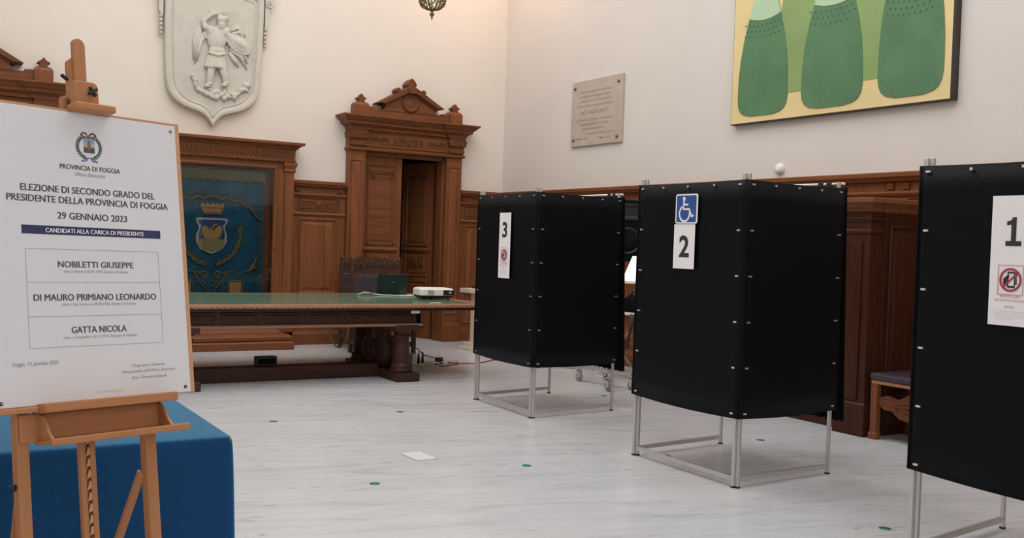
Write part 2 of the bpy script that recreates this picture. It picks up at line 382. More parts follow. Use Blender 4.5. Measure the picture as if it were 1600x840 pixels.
# the two doors with their pediments
def build_door(name, xc, open_leaf):
    R = struct_root(name, (xc, YB, 0)); yf = -.12
    j0, j1 = DO0-6.22, DO1-6.22            # opening, local x
    o0, o1 = -.905, .905
    b = MB()
    for x0, x1, m0, m1 in ((o0, j0+.03, o0, j0-.02), (j1-.03, o1, j1+.02, o1)):
        b = MB(); b.box(x0, x1, yf, 0, 0, 2.78)
        b.moulding(m0, m1, yf, 0, [(0, 0), (.03, 0), (.03, .24), (.015, .27), (0, .28)])
        b.build('door_jamb', 'walnut_upright', R, .006)
    for a, c in ((o0+.05, j0-.02), (j1+.02, o1-.05)):
        b = MB(); b.panel(a-.02, c+.02, .42, 2.62, yf, .012, .016); b.build('pilaster_panel', 'walnut_panel', R)
    b = MB(); b.box(j0, j1, -.02, .06, 2.70, 2.78); b.box(j0-.0, j0+.05, -.02, .18, 0, 2.76); b.box(j1-.05, j1, -.02, .18, 0, 2.76)
    b.build('door_lining', 'walnut_upright', R, .004)
    # entablature
    b = MB(); b.box(o0-.01, o1+.01, yf-.02, 0, 2.76, 3.10)
    b.moulding(o0, o1, yf-.02, 0, [(0, 2.755), (.025, 2.76), (.03, 2.785), (.012, 2.80), (0, 2.81)])
    b.build('architrave', 'walnut_level', R, .004)
    b = MB(); b.panel(j0+.0, j1-.0, 2.82, 3.03, yf-.02, .012, .016); b.build('frieze_panel', 'walnut_level', R)
    b = MB(); carve(b, 0, 2.925, yf-.035, .5, .15); carve(b, -.45, 2.925, yf-.035, .3, .1); carve(b, .45, 2.925, yf-.035, .3, .1); b.build('frieze_carving', 'walnut_carved', R)
    for s in (-1, 1):
        b = MB()
        x0, x1 = (o0+.0, o0+.24) if s < 0 else (o1-.24, o1)
        b.moulding(x0+.03, x1-.03, yf-.03, 0, [(0, 2.80), (.03, 2.83), (.03, 2.88), (.012, 2.90), (.05, 2.93), (.06, 3.0), (.04, 3.03), (.05, 3.06), (.06, 3.10)])
        b.build('console', 'walnut_carved', R, .003)
    b = MB()
    prof = [(0, 3.04), (.03, 3.05), (.035, 3.085), (.06, 3.10), (.10, 3.12), (.105, 3.15), (.13, 3.17), (.175, 3.215), (.185, 3.22), (.185, 3.24), (0, 3.25)]
    b.moulding(o0+.26, o1-.26, yf-.02, 0, prof, False)
    b.moulding(o0+.01, o0+.26, yf-.05, 0, prof); b.moulding(o1-.26, o1-.01, yf-.05, 0, prof)
    b.build('cornice', 'walnut_level', R)
    # attic, corner blocks with finials
    b = MB(); b.box(o0+.06, o1-.06, yf-.04, 0, 3.24, 3.36)
    b.moulding(o0+.24, o0+.36, yf-.03, 0, [(0, 3.36), (0, 3.385), (-.02, 3.395)]); b.moulding(o1-.36, o1-.24, yf-.03, 0, [(0, 3.36), (0, 3.385), (-.02, 3.395)])
    b.build('attic', 'walnut_level', R, .006)
    for s in (-1, 1):
        xb = s*(o1-.155)
        q = MB(); q.moulding(xb-.105, xb+.105, yf-.07, 0, [(0, 3.24), (0, 3.395), (-.02, 3.43), (-.05, 3.44)]); blk = q.build('corner_block', 'walnut_upright', R, .004)
        q = MB(); q.prism([(xb-.045, 3.435), (xb+.045, 3.435), (xb+.04, 3.47), (xb+.075, 3.48), (xb+.06, 3.50), (xb+.03, 3.515), (xb, 3.555), (xb-.03, 3.515), (xb-.06, 3.50), (xb-.075, 3.48), (xb-.04, 3.47)], yf-.04, -.05)
        q.build('finial', 'walnut_carved', blk, .004)
    # pediment
    b = MB(); b.prism([(-.44, 3.35), (.44, 3.35), (.385, 3.40), (.39, 3.46), (0, 3.68), (-.39, 3.46), (-.385, 3.40)], yf-.05, 0)
    b.build('tympanum', 'walnut_level', R, .004)
    b = MB()
    for s in (-1, 1):
        poly = [(s*.53, 3.445), (s*.415, 3.445), (0, 3.66), (0, 3.745)]
        if s > 0: poly = poly[::-1]
        b.prism(poly, yf-.12, 0)
        poly = [(s*.45, 3.43), (s*.40, 3.43), (0, 3.635), (0, 3.68)]
        if s > 0: poly = poly[::-1]
        b.prism(poly, yf-.085, 0)
    b.build('raking_cornice', 'walnut_carved', R, .004)
    b = MB()
    b.prism([(-.07, 3.66), (.07, 3.66), (.085, 3.70), (.055, 3.72), (.075, 3.75), (.05, 3.80), (0, 3.845), (-.05, 3.80), (-.075, 3.75), (-.055, 3.72), (-.085, 3.70)], yf-.10, -.02)
    for s in (-1, 1):
        b.prism([(s*.2-.03, 3.63), (s*.2+.03, 3.63), (s*.2+.035, 3.67), (s*.2, 3.70), (s*.2-.035, 3.67)], yf-.08, -.02)
    b.box(-.065, .065, yf-.15, -.02, 3.62, 3.70)
    b.build('acroterion', 'walnut_carved', R, .005)
    b = MB(); b.lathe([(.0, 0), (.135, 0), (.135, -.02), (.115, -.032), (.10, -.018), (.08, -.012), (.05, -.024), (.0, -.028)], (0, yf-.05, 3.49), 28, 'y')
    b.build('medallion', 'walnut_carved', R)
    # leaves
    def leaf(parent, w, y, mir=1):
        H = 2.70
        q = MB(); q.box(0, mir*w, y, y+.045, .01, H) if mir > 0 else q.box(-w, 0, y, y+.045, .01, H)
        L = q.build('door_leaf', 'walnut_panel', parent, .003)
        a, c = (.09, w-.10) if mir > 0 else (-w+.10, -.09)
        q = MB(); q.panel(a, c, 1.42, 2.58, y, .016, .02); q.panel(a, c, .95, 1.34, y, .014, .02); q.panel(a, c, .18, .88, y, .016, .02)
        q.moulding(a-.0, c+.0, y, y+.03, [(0, 1.33), (.035, 1.335), (.045, 1.36), (.02, 1.385), (0, 1.39)])
        q.build('leaf_panel', 'walnut_level', L)
        q = MB(); q.moulding(a+.06, c-.06, y-.004, y+.02, [(0, 2.44), (.02, 2.45), (.026, 2.48), (.01, 2.495), (0, 2.50)])
        for xx in (a+.09, c-.09): q.ell((xx, y-.02, 2.415), (.022, .018, .035))
        carve(q, (a+c)/2, 1.15, y-.018, (c-a)*.7, .17)
        for xx in (a+.02, c-.02): q.ell((xx, y-.02, 1.45), (.018, .018, .035))
        q.build('leaf_carving', 'walnut_carved', L)
        return L
    w = (j1-j0)/2 - .04
    L = leaf(R, w, .045, 1); L.location = (j0+.04, 0, 0)
    kn = MB(); kn.lathe([(0, 0), (.012, 0), (.012, -.03), (.025, -.04), (.022, -.06), (0, -.065)], (w-.04, .045, 1.18), 14, 'y'); kn.build('door_knob', 'brass', L)
    L2 = leaf(R, w, .045, -1); L2.location = (j1-.04, 0, 0)
    if open_leaf:
        L2.location = (j1-.055, .30, 0); L2.rotation_euler = (0, 0, -math.radians(67))
    return R
build_door('door_1', 6.22, True)
build_door('door_2', 2*CX-6.22, False)

# ------------------------------------------------------------------ display case with the gonfalon
T = thing('display_case', 'tall walnut display case with glass front holding a blue banner, left of the doorway', 'display case', (CX, YB, 0))
w2 = 1.065; yf = -.21
b = MB(); b.box(-w2, w2, -.04, 0, .12, 2.6); b.build('back_board', 'walnut_panel', T)
b = MB()
for s in (-1, 1):
    x0, x1 = sorted((s*w2, s*(w2-.26)))
    b.box(x0, x1, yf, 0, .62, 2.42)
b.box(-w2, w2, yf, 0, 2.42, 2.62); b.box(-w2, w2, yf, 0, .12, .62)
b.build('case_frame', 'walnut_upright', T, .006)
for s in (-1, 1):
    b = MB()
    x0, x1 = sorted((s*w2*.998, s*(w2-.125)))
    b.box(x0, x1, yf-.035, yf, .12, 2.42)
    b.moulding(x0, x1, yf-.035, yf, [(0, 2.36), (.02, 2.38), (.02, 2.40), (.008, 2.41), (.03, 2.46), (.03, 2.5)])
    b.moulding(x0, x1, yf-.035, yf, [(.0, .12), (.025, .12), (.025, .36), (.01, .39), (0, .40)])
    b.build('pilaster', 'walnut_upright', T, .004)
b = MB(); b.rect_rings(-w2+.22, w2-.22, .60, 2.44, [(0, yf), (0, yf-.012), (.02, yf-.018), (.04, yf-.004), (.05, yf+.03)]); 
# open frame: keep only the ring, not the fill
b.f.pop(); b.sm.pop()
b.build('glazing_bead', 'walnut_level', T)
b = MB(); b.box(-w2+.26, w2-.26, yf+.02, yf+.026, .62, 2.42); b.build('glass_pane', 'pane_glass', T)
b = MB(); b.moulding(-w2+.02, w2-.02, yf-.02, 0, [(0, 2.50), (.03, 2.505), (.035, 2.53), (.02, 2.535), (.025, 2.67), (.045, 2.675), (.06, 2.70), (.10, 2.725), (.125, 2.73), (.125, 2.765), (0, 2.775)])
b.build('cornice', 'walnut_level', T)
b = MB()
n_ = 34
for k in range(n_):
    x = -w2+.03+(2*w2-.06)*(k+.5)/n_
    b.ell((x, yf-.045, 2.60), (.026, .010, .055), n=8, m=6)
    b.ell((x+.03, yf-.05, 2.515), (.016, .014, .014), n=8, m=5)
b.build('carved_frieze', 'walnut_carved', T)
b = MB(); b.moulding(-.985, .985, -.60, 0, [(.015, 0), (.015, .09), (.0, .11)]); b.moulding(-.985, .985, -.56, 0, [(0, .11), (.012, .12), (.012, .165), (-.02, .19), (-.04, .20)]); b.moulding(-w2+.03, w2-.03, yf, 0, [(.06, .12), (.06, .20), (.03, .24), (0, .25)])
b.build('stepped_base', 'walnut_level', T, .004)

# gonfalon hung inside the case
G = thing('banner', 'blue velvet gonfalon with gold embroidery and a coat of arms inside the glass case', 'banner', (CX, YB-.115, 0))
def bx_(x, z): return -.018*math.cos(x*9)*(1-.0*z)
b = MB(); nx, nz = 40, 30; W, Z0, Z1 = .70, .66, 2.36
g = [[(-W+2*W*i/nx-.0, .014*math.cos(9*(-W+2*W*i/nx)), Z0+(Z1-Z0)*j/nz) for i in range(nx+1)] for j in range(nz+1)]
vs = [p for r_ in g for p in r_]; off = len(vs)
vs += [(x, y+.01, z) for x, y, z in vs]
fs = []
for j in range(nz):
    for i in range(nx):
        a = j*(nx+1)+i; fs.append((a, a+1, a+nx+2, a+nx+1)); fs.append((off+a, off+a+nx+1, off+a+nx+2, off+a+1))
b.add(vs, fs, True); b.build('velvet_cloth', 'velvet_blue', G)
YE = -.024
b = MB(); b.tube([(-W-.05, -.0, Z1+.01), (W+.05, 0, Z1+.01)], .014, 8); b.build('hanging_rod', 'brass', G)
b = MB()                                     # pelmet of gold fringe
for k in range(56):
    x = -W+2*W*(k+.5)/56
    b.box(x-.011, x+.011, YE-.004, YE+.012, Z1-.15+.012*math.sin(k*1.3), Z1-.01)
b.build('gold_fringe', 'olive_thread', G)
b = MB()                                     # swagged embroidery and side scroll borders
for s in (-1, 1):
    b.tube([(s*x, YE, 1.98-.30*(x/.66)**3+.02*math.sin(x*40)) for x in [i*.66/20 for i in range(21)]], .020, 6)
    for k in range(9): b.tube(spiral(s*(.08+k*.068), 1.99-.3*((.08+k*.068)/.66)**3+.035, .03, 1.1, 0, YE, s), .006, 5)
    for k in range(13):
        zz = 1.62-k*.066
        b.tube(spiral(s*.635, zz, .026, 1.15, PI*.5*(k % 2), YE, s), .006, 5)
b.build('scroll_border', 'olive_thread', G)
b = MB()
for s in (-1, 1):                             # lower scrollwork
    b.tube([(s*x, YE, 1.0+.02*math.sin(x*30)) for x in (.05, .12, .2, .28, .36, .42)], .010, 6)
    b.tube([(s*.03, YE, .72), (s*.10, YE, .82), (s*.17, YE, .92), (s*.22, YE, 1.0)], .011, 6)
    b.tube(spiral(s*.09, .96, .06, 1.3, 0, YE, s), .009, 6); b.tube(spiral(s*.07, .84, .045, 1.2, PI, YE, s), .008, 6)
    b.tube([(s*.44, YE, .99), (s*.52, YE, 1.03), (s*.58, YE, 1.13), (s*.62, YE, 1.26)], [.008, .022, .018, .004], 6)
    b.tube([(s*.5, YE, 1.02), (s*.57, YE, 1.06), (s*.62, YE, 1.05)], [.006, .02, .004], 6)
    b.tube([(s*.23, YE, .68), (s*.23, YE, .86), (s*.26, YE, .89), (s*.40, YE, .885), (s*.43, YE, .85), (s*.43, YE, .68)], .010, 6)
b.build('lower_scrollwork', 'gold_thread', G)
for s in (-1, 1): MB().box(*sorted((s*.25, s*.41)), YE, YE+.02, .68, .87).build('gold_tab', 'crest_ochre', G)
# coat of arms
def shield_poly(w, z0, z1):
    return [(-w*.1, z0), (w*.1, z0), (w*.62, z0+.05), (w*.93, z0+.14), (w*.95, z0+.24), (w*.78, z0+.34), (w*.95, z1-.05), (w, z1-.01), (w*.8, z1), (-w*.8, z1), (-w, z1-.01), (-w*.95, z1-.05), (-w*.78, z0+.34), (-w*.95, z0+.24), (-w*.93, z0+.14), (-w*.62, z0+.05)]
b = MB(); b.prism(shield_poly(.215, 1.24, 1.71), YE-.008, YE+.02); arms = b.build('coat_of_arms', 'silver_thread', G, .006)
b = MB(); b.prism(shield_poly(.178, 1.272, 1.685), YE-.012, YE); b.build('shield_field', 'crest_blue', arms)
b = MB(); b.prism([(-.09, 1.28), (.09, 1.28), (.15, 1.325), (.168, 1.39), (.165, 1.425), (.06, 1.445), (-.06, 1.44), (-.165, 1.425), (-.168, 1.39), (-.15, 1.325)], YE-.016, YE); b.build('shield_ground', 'ground_thread', arms)
b = MB()
b.ell((0, YE-.015, 1.50), (.035, .012, .09))
for s in (-1, 1): b.ell((s*.075, YE-.013, 1.515), (.055, .010, .10), (0, s*.35, 0))
b.tube([(0, YE-.015, 1.56), (.03, YE-.015, 1.62), (.08, YE-.015, 1.635)], [.02, .014, .006], 6)
b.build('shield_figure', 'crest_ochre', arms)
b = MB(); b.prism([(-.10, 1.76), (.10, 1.76), (.16, 1.87), (.10, 1.885), (-.10, 1.885), (-.16, 1.87)], YE-.010, YE+.015)
for k in range(5): b.ell((-.13+k*.065, YE-.006, 1.89), (.022, .01, .018), n=8, m=6)
crown = b.build('crown', 'crest_ochre', G)
b = MB(); b.box(-.10, .10, YE-.014, YE, 1.765, 1.79); b.box(-.135, .135, YE-.014, YE, 1.835, 1.852); b.build('crown_band', 'crest_red', crown)
for s in (-1, 1):
    b = MB()
    for k in range(16):
        a = math.radians(-74+k*5.6); r_ = .40
        xx, zz = s*r_*math.cos(a)*.95, 1.50+r_*math.sin(a)
        b.ell((xx, YE, zz), (.06, .009, .026), (0, -s*(a+PI*.5+.6*(-1)**k), 0), n=8, m=6)
    b.build('wreath_branch', 'olive_thread', G)

# ------------------------------------------------------------------ plaster shield relief
S = thing('relief_shield', 'large pale plaster shield with winged warrior in relief above the display case', 'relief', (CX-.01, YB-.004, 2.91))
half = [(0, 0), (.07, .10), (.16, .165), (.30, .205), (.44, .265), (.55, .37), (.60, .50), (.625, .8), (.64, 1.3), (.645, 1.75), (.60, 1.84), (.42, 1.88), (.2, 1.95), (0, 1.97)]
# refine the outline
def dens(p, k=4):
    out = []
    for i in range(len(p)-1):
        for j in range(k):
            t_ = j/k; p0 = p[max(i-1, 0)]; p1 = p[i]; p2 = p[i+1]; p3 = p[min(i+2, len(p)-1)]
            out.append(tuple(.5*((2*p1[q])+(-p0[q]+p2[q])*t_+(2*p0[q]-5*p1[q]+4*p2[q]-p3[q])*t_*t_+(-p0[q]+3*p1[q]-3*p2[q]+p3[q])*t_**3) for q in (0, 1)))
    return out+[p[-1]]
hd = dens(half)
poly = hd + [(-x, z) for x, z in reversed(hd[1:-1])]
def inset(p, d):
    out = []; n = len(p)
    for i in range(n):
        a = Vector(p[i-1]); c = Vector(p[(i+1) % n]); t_ = (c-a).normalized(); nn = Vector((-t_.y, t_.x))
        q = Vector(p[i])+nn*d; out.append((q.x, q.y))
    return out
rs = []
def shrink(p, d): return [(x*(1-d/.64), .85+(z-.85)*(1-d/.80)) for x, z in p]
for d_, y in ((0, 0), (0, -.08), (.012, -.105), (.045, -.11), (.078, -.10), (.083, -.08), (.092, -.075)):
    rs.append([(x, y, z) for x, z in shrink(poly, d_)])
b = MB(); b.rings(rs, cap1=False); k0 = len(b.v)-len(rs[0]); b.v.append((0, -.075, .80))
for j in range(len(rs[0])): b.f.append((k0+j, k0+(j+1) % len(rs[0]), len(b.v)-1)); b.sm.append(False)
b.build('shield_slab', 'stone_plaster', S)
b = MB()
pp = shrink(poly, .115); pp.append(pp[0])
b.tube([(x, -.075, z) for x, z in pp], .011, 6); b.build('inner_bead', 'stone_plaster', S)
def P_(px, py, y=-.10): return ((px-333)*.0082, y, (198-py)*.0081+(px-333)*.00092)
b = MB()
# torso, skirt, legs
b.ell(P_(335, 58, -.12), (.125, .085, .16)); b.ell(P_(327, 45, -.13), (.07, .06, .07)); b.ell(P_(347, 46, -.13), (.07, .06, .07))
b.ell(P_(336, 76, -.12), (.11, .08, .07))
sk = []
for zz, rx, ry in ((80, .115, .08), (92, .135, .10), (104, .155, .12), (105, .10, .06)):
    c = P_(335, zz, -.10); sk.append([(c[0]+rx*math.cos(2*PI*k/36)*(1+.05*math.cos(k*PI*.5)), c[1]+ry*math.sin(2*PI*k/36)*(1+.10*math.cos(k*PI)), c[2]) for k in range(36)])
b.rings(sk, smooth=True)
for a, k_, f_ in (((328, 104), (326, 116), (325, 132)), ((345, 104), (349, 117), (352, 131))):
    b.tube([P_(*a, -.13), P_(*k_, -.15), P_((k_[0]+f_[0])/2, (k_[1]+f_[1])/2, -.14), P_(*f_, -.13)], [.055, .045, .042, .03], 10)
    b.ell(P_(f_[0]-3, f_[1]+1, -.14), (.05, .045, .022))
    b.tube([P_(f_[0]-5, f_[1]-3, -.16), P_(f_[0], f_[1]-2, -.18), P_(f_[0]+5, f_[1]-3, -.16)], .012, 6)
# head with helmet and hair
b.ell(P_(342, 34, -.15), (.055, .06, .075)); b.ell(P_(343, 26, -.15), (.075, .07, .05)); b.ell(P_(348, 24, -.17), (.05, .05, .03), (0, .3, 0))
b.ell(P_(337, 17, -.13), (.04, .03, .03))
b.ell(P_(343, 34, -.20), (.012, .018, .02)); 
for k in range(4): b.ell(P_(334+k*6, 41+2*(k % 2), -.13), (.03, .03, .04))
# raised arm and sword
b.tube([P_(325, 44, -.13), P_(316, 38, -.15), P_(313, 29, -.15), P_(322, 21, -.15), P_(328, 17, -.15)], [.045, .045, .036, .03, .03], 10)
b.ell(P_(329, 16, -.15), (.035, .03, .03))
b.tube([P_(322, 12, -.15), P_(330, 15, -.15), P_(338, 14, -.15), P_(350, 14, -.14), P_(373, 16, -.12)], [.012, .016, .014, .012, .005], 8)
# cloak behind the arm
b.tube([P_(322, 42, -.10), P_(316, 52, -.09), P_(313, 62, -.08)], [.05, .04, .02], 8)
# other arm under the round shield
b.tube([P_(350, 47, -.13), P_(358, 57, -.14), P_(366, 66, -.14)], [.045, .04, .035], 8)
b.ell(P_(370, 66, -.13), (.165, .05, .085), (0, .55, 0)); b.ell(P_(372, 64, -.16), (.10, .04, .05), (0, .55, 0))
rim = []
for k in range(25):
    a = 2*PI*k/24; x, z = .17*math.cos(a), .095*math.sin(a); c_, s_ = math.cos(.55), math.sin(.55); c = P_(370, 66, -.13)
    rim.append((c[0]+x*c_+z*s_, -.14, c[2]-x*s_+z*c_))
b.tube(rim, .014, 6)
# belt
b.tube([P_(319, 78, -.17), P_(327, 81, -.20), P_(337, 84, -.21), P_(350, 81, -.18)], .014, 6)
b.v = [(x, -.085+(y+.085)*.62, z) for x, y, z in b.v]
fig = b.build('relief_figure', 'stone_plaster', S)
md = fig.modifiers.new('fuse', 'REMESH'); md.mode = 'VOXEL'; md.voxel_size = .011; md.use_smooth_shade = True
b = MB()                                      # wings
for k, (a, c, d_) in enumerate((((312, 40), (304, 66), (303, 97)), ((310, 36), (301, 60), (300, 90)), ((314, 48), (308, 74), (306, 92)))):
    b.tube([P_(*a, -.080), P_(*c, -.085), P_(*d_, -.08)], [.022, .028, .010], 8)
b.build('wing', 'stone_plaster', S)
b = MB()
for a, c, d_ in (((356, 45), (368, 38), (382, 52)), ((354, 50), (372, 45), (386, 66)), ((358, 74), (374, 84), (386, 106)), ((356, 78), (366, 92), (372, 102)), ((356, 72), (380, 82), (386, 96)), ((360, 46), (380, 60), (388, 84))):
    b.tube([P_(*a, -.085), P_(*c, -.09), P_(*d_, -.08)], [.025, .035, .010], 8)
b.build('wing', 'stone_plaster', S)
b = MB()                                      # rocks at the feet
pts = [(300, 116), (303, 122), (304, 130), (309, 138), (316, 141), (322, 145), (330, 150), (338, 151), (345, 147), (350, 153), (356, 150), (366, 150), (372, 146), (377, 140), (383, 139), (388, 132), (382, 131), (334, 143), (326, 138), (340, 142), (350, 143), (360, 145)]
for k, p in enumerate(pts): b.ell(P_(*p, -.09), (.035+.012*(k % 3), .035, .025+.01*(k % 2)), (0, k*.7, 0), n=10, m=7)
rk = b.build('rock_ledge', 'stone_plaster', S)
md = rk.modifiers.new('fuse', 'REMESH'); md.mode = 'VOXEL'; md.voxel_size = .013; md.use_smooth_shade = True
for s in (-1, 1):                             # scrolled side brackets
    b = MB(); x0 = s*.66
    b.prism([(x0, 1.35), (x0+s*.05, 1.42), (x0+s*.06, 1.62), (x0+s*.12, 1.72), (x0+s*.12, 1.95), (x0, 1.95)][::s], -.09, 0)
    b.tube(spiral(x0+s*.06, 1.70, .055, 1.5, PI/2, -.095, s), .014, 7)
    b.box(*sorted((x0, x0+s*.12)), -.11, 0, 1.60+.2, 1.83)
    for k in range(5): b.ell((x0+s*.018, -.05, 1.36-k*.055), (.032-.003*k, .035, .028), (0, s*.5, 0), n=8, m=6)
    b.build('side_scroll', 'stone_plaster', S, .004)

# ------------------------------------------------------------------ right wall: painting, plaque, detector, speaker
Rz = -PI/2
def onwall(Y): return YB - Y
A = thing('painting', 'huge canvas of green bottles on a straw yellow ground on the right wall', 'painting', (XR, 8.305, 2.90), Rz)
AW, AH = 2.77, 2.5
b = MB(); b.box(0, AW, -.07, -.005, 0, AH); b.build('stretcher_frame', 'frame_dark', A)
b = MB(); b.box(.008, AW-.03, -.074, -.07, .012, AH-.01); b.build('canvas', 'canvas_straw', A)
def bottle(xc, z0, wb, zs, lean, y0, mat, name, top=2.08):
    """flat painted bottle outline: wide rounded base, waist, neck"""
    H_ = top-z0; pts = []
    prof = [(0.0, .40), (.012, .72), (.03, .87), (.06, .96), (.10, .995), (.16, 1.0), (.25, .985), (.36, .93), (.48, .82), (.60, .66), (.72, .48), (.84, .32), (1, .26)]
    L_ = [(xc-wb*w_+lean*t_, z0+H_*t_*zs) for t_, w_ in prof]; R_ = [(xc+wb*w_+lean*t_, z0+H_*t_*zs) for t_, w_ in prof]
    q = MB(); q.prism(L_[:1]+R_+L_[:0:-1], y0-.002, y0+.003)
    return q.build(name, mat, A), (xc, z0, wb, H_*zs, lean)
def half_at(t_):
    prof = [(0.0, .40), (.012, .72), (.03, .87), (.06, .96), (.10, .995), (.16, 1.0), (.25, .985), (.36, .93), (.48, .82), (.60, .66), (.72, .48), (.84, .32), (1, .26)]
    for (a, wa), (c, wc) in zip(prof, prof[1:]):
        if a <= t_ <= c: return wa+(wc-wa)*(t_-a)/(c-a)
    return .26
bottle(.93, .275, .26, 1.0, .0, -.0765, 'bottle_lime', 'painted_bottle', 2.3)
bottle(1.87, .285, .26, 1.0, .0, -.0765, 'bottle_lime', 'painted_bottle', 2.3)
for xc, z0, wb, zt, tp in ((.470, .074, .364, 1.13, 1.79), (1.405, .070, .386, 1.115, 1.80), (2.318, .076, .354, 1.04, 2.15)):
    o, (x_, z_, w_, h_, l_) = bottle(xc, z0, wb, 1.0, .0, -.080, 'bottle_green', 'painted_bottle', tp)
    q = MB(); t0 = (zt-z_)/h_; n_ = 12
    lo = []; hi = []
    for k in range(n_+1):
        u = -1+2*k/n_; sag = .045*(1-u*u)
        tt = t0-sag/h_; lo.append((x_+u*w_*half_at(t0)*.985, zt-sag+.01)); hi.append((x_+u*w_*half_at(min(1, t0+.24/h_))*.985, zt+.24-sag))
    q.prism(lo+hi[::-1], -.085, -.081); q.build('label_band', 'bottle_pale', o)
    q = MB()
    for r_ in range(3):
        for k in range(9):
            u = -.85+1.7*(k+.5*(r_ % 2))/9; zz = zt-.045-.06*r_-.045*(1-u*u)
            q.prism([(x_+u*w_*.9+.008*math.cos(a), zz+.010*math.sin(a)) for a in [i*PI/3 for i in range(6)]], -.0845, -.081)
            zz = zt+.30+.05*r_-.045*(1-u*u)
            q.prism([(x_+u*w_*.72+.008*math.cos(a), zz+.010*math.sin(a)) for a in [i*PI/3 for i in range(6)]], -.0845, -.081)
    q.build('dot_pattern', 'bottle_dot', o)

Q = thing('plaque', 'beige marble inscription plaque with four bolts on the right wall', 'plaque', (XR, 11.505, 2.87), Rz)
b = MB(); b.box(0, 1.15, -.035, -.002, 0, .89); b.build('stone_slab', 'marble_plaque', Q, .004)
for x, z in ((.075, .09), (1.065, .08), (.075, .80), (1.065, .795)):
    b = MB(); b.lathe([(0, 0), (.022, 0), (.022, -.012), (.014, -.022), (0, -.024)], (x, -.035, z), 14, 'y'); b.build('bolt', 'brass', Q)
for txt, x0, x1, z, cap in (("I valori universali di fratellanza", .19, .93, .715, .034), ("e di libertà che reggono il paese", .20, .90, .655, .034), ("guidarono nei secoli il Risorgimento", .20, .90, .590, .034), ("nell'ora del centocinquantenario", .12, .98, .525, .034), ("dell' ITALIA UNITA", .22, .86, .425, .055), ("La Provincia di Foggia riconoscente", .12, .95, .335, .034), ("interprete sensibile di questa", .20, .86, .275, .034), ("terra pose questa pietra", .27, .76, .215, .034), ("In memoria del Risorgimento", .38, .95, .145, .032), ("17 Marzo 1861", .11, .39, .085, .028), ("17 Marzo 2011", .62, .93, .075, .028)):
    lettering(txt, x0, x1, z, cap, -.0362, 'engraving', Q, .004, 'inscription', .2)

D = thing('smoke_detector', 'small round white detector on the right wall above the panelling', 'smoke detector', (XR, 7.6, 2.39), Rz)
b = MB(); b.lathe([(0, 0), (.06, 0), (.06, -.012), (.056, -.02)], (0, 0, 0), 24, 'y'); b.build('mounting_base', 'white_paint', D)
b = MB(); b.lathe([(.050, -.016), (.055, -.022), (.055, -.032), (.045, -.046), (.02, -.054), (0, -.055)], (0, 0, 0), 24, 'y'); b.build('dome', 'white_paint', D)

SPY = 10.15
K = thing('loudspeaker', 'black loudspeaker on the right wall between booths 3 and 2', 'loudspeaker', (7.50, 9.72, 1.335), math.radians(-22))
b = MB(); b.box(-.20, .20, -.16, .10, 0, .745); b.box(-.14, .14, .10, .19, .03, .71); b.build('cabinet', 'black_panel', K, .012)
b = MB(); b.lathe([(.165, 0), (.165, -.012), (.148, -.016), (.13, .004), (.07, .03), (.055, .025), (.0, .01)], (0, -.16, .25), 32, 'y'); b.build('woofer', 'iron_black', K)
b = MB(); b.rect_rings(-.16, .16, .50, .70, [(0, -.16), (0, -.172), (.02, -.174), (.05, -.163), (.085, -.163)]); b.build('horn', 'iron_black', K)
b = MB(); b.box(-.05, .05, .188, .22, .28, .48); b.beam((0, .205, .38), (.265, .30, .38), .04, .04); b.build('wall_bracket', 'iron_black', K)

# ------------------------------------------------------------------ panelled cabinet by the right wall
CB = thing('wall_cabinet', 'dark walnut panelled cabinet projecting from the right wall behind booth 2', 'cabinet', (XR, 7.35, 0), Rz)
L_, dp = 1.86, 1.0                            # local x runs towards the camera
b = MB(); b.box(0, L_, -.96, -.052, 0, 1.90); b.build('carcass', 'cabinet_walnut', CB, .004)
for x0 in (0, L_-.29):
    b = MB()
    b.box(x0, x0+.28, -1.12, -.96, .12, 1.86); b.box(x0+.07, x0+.21, -1.135, -1.12, .3, 1.62)
    b.moulding(x0, x0+.28, -1.12, -.96, [(.02, 0), (.02, .20), (.012, .23), (.015, .26), (0, .28)])
    b.moulding(x0, x0+.28, -1.12, -.96, [(0, 1.68), (.012, 1.69), (.012, 1.71), (0, 1.72), (0, 1.78), (.02, 1.80), (.02, 1.82)])
    b.build('pilaster', 'cabinet_walnut', CB, .004)
b = MB(); b.moulding(0, L_, -.96, -.052, [(.02, 0), (.02, .20), (.012, .23), (0, .25)]); b.build('plinth', 'cabinet_walnut', CB)
b = MB(); b.moulding(0, L_, -.98, -.052, [(0, 1.86), (.02, 1.87), (.03, 1.90), (.06, 1.93), (.08, 1.94), (.08, 1.975), (0, 1.985)])
for x0 in (0, L_-.29): b.moulding(x0, x0+.28, -1.12, -.96, [(0, 1.86), (.02, 1.87), (.03, 1.90), (.06, 1.93), (.08, 1.94), (.08, 1.975), (0, 1.985)])
b.build('cornice', 'walnut_level', CB)
for k in range(2):
    a = .31+k*.625
    b = MB(); b.panel(a, a+.60, .30, 1.78, -.96, .02, .025); d_ = b.build('cabinet_door', 'cabinet_walnut', CB)
    b = MB(); b.ell((a+(.55 if k == 0 else .05), -.995, 1.0), (.015, .018, .015)); b.build('knob', 'brass', d_)
rs_m = Matrix.Translation((L_, -.05, 0)) @ Matrix.Rotation(PI/2, 4, 'Z')
b = MB(); q = MB(); q.panel(-.85, -.08, .32, 1.76, 0, .02, .022)
b.add([rs_m @ Vector(v) for v in q.v], q.f); b.build('side_panel', 'cabinet_walnut', CB)

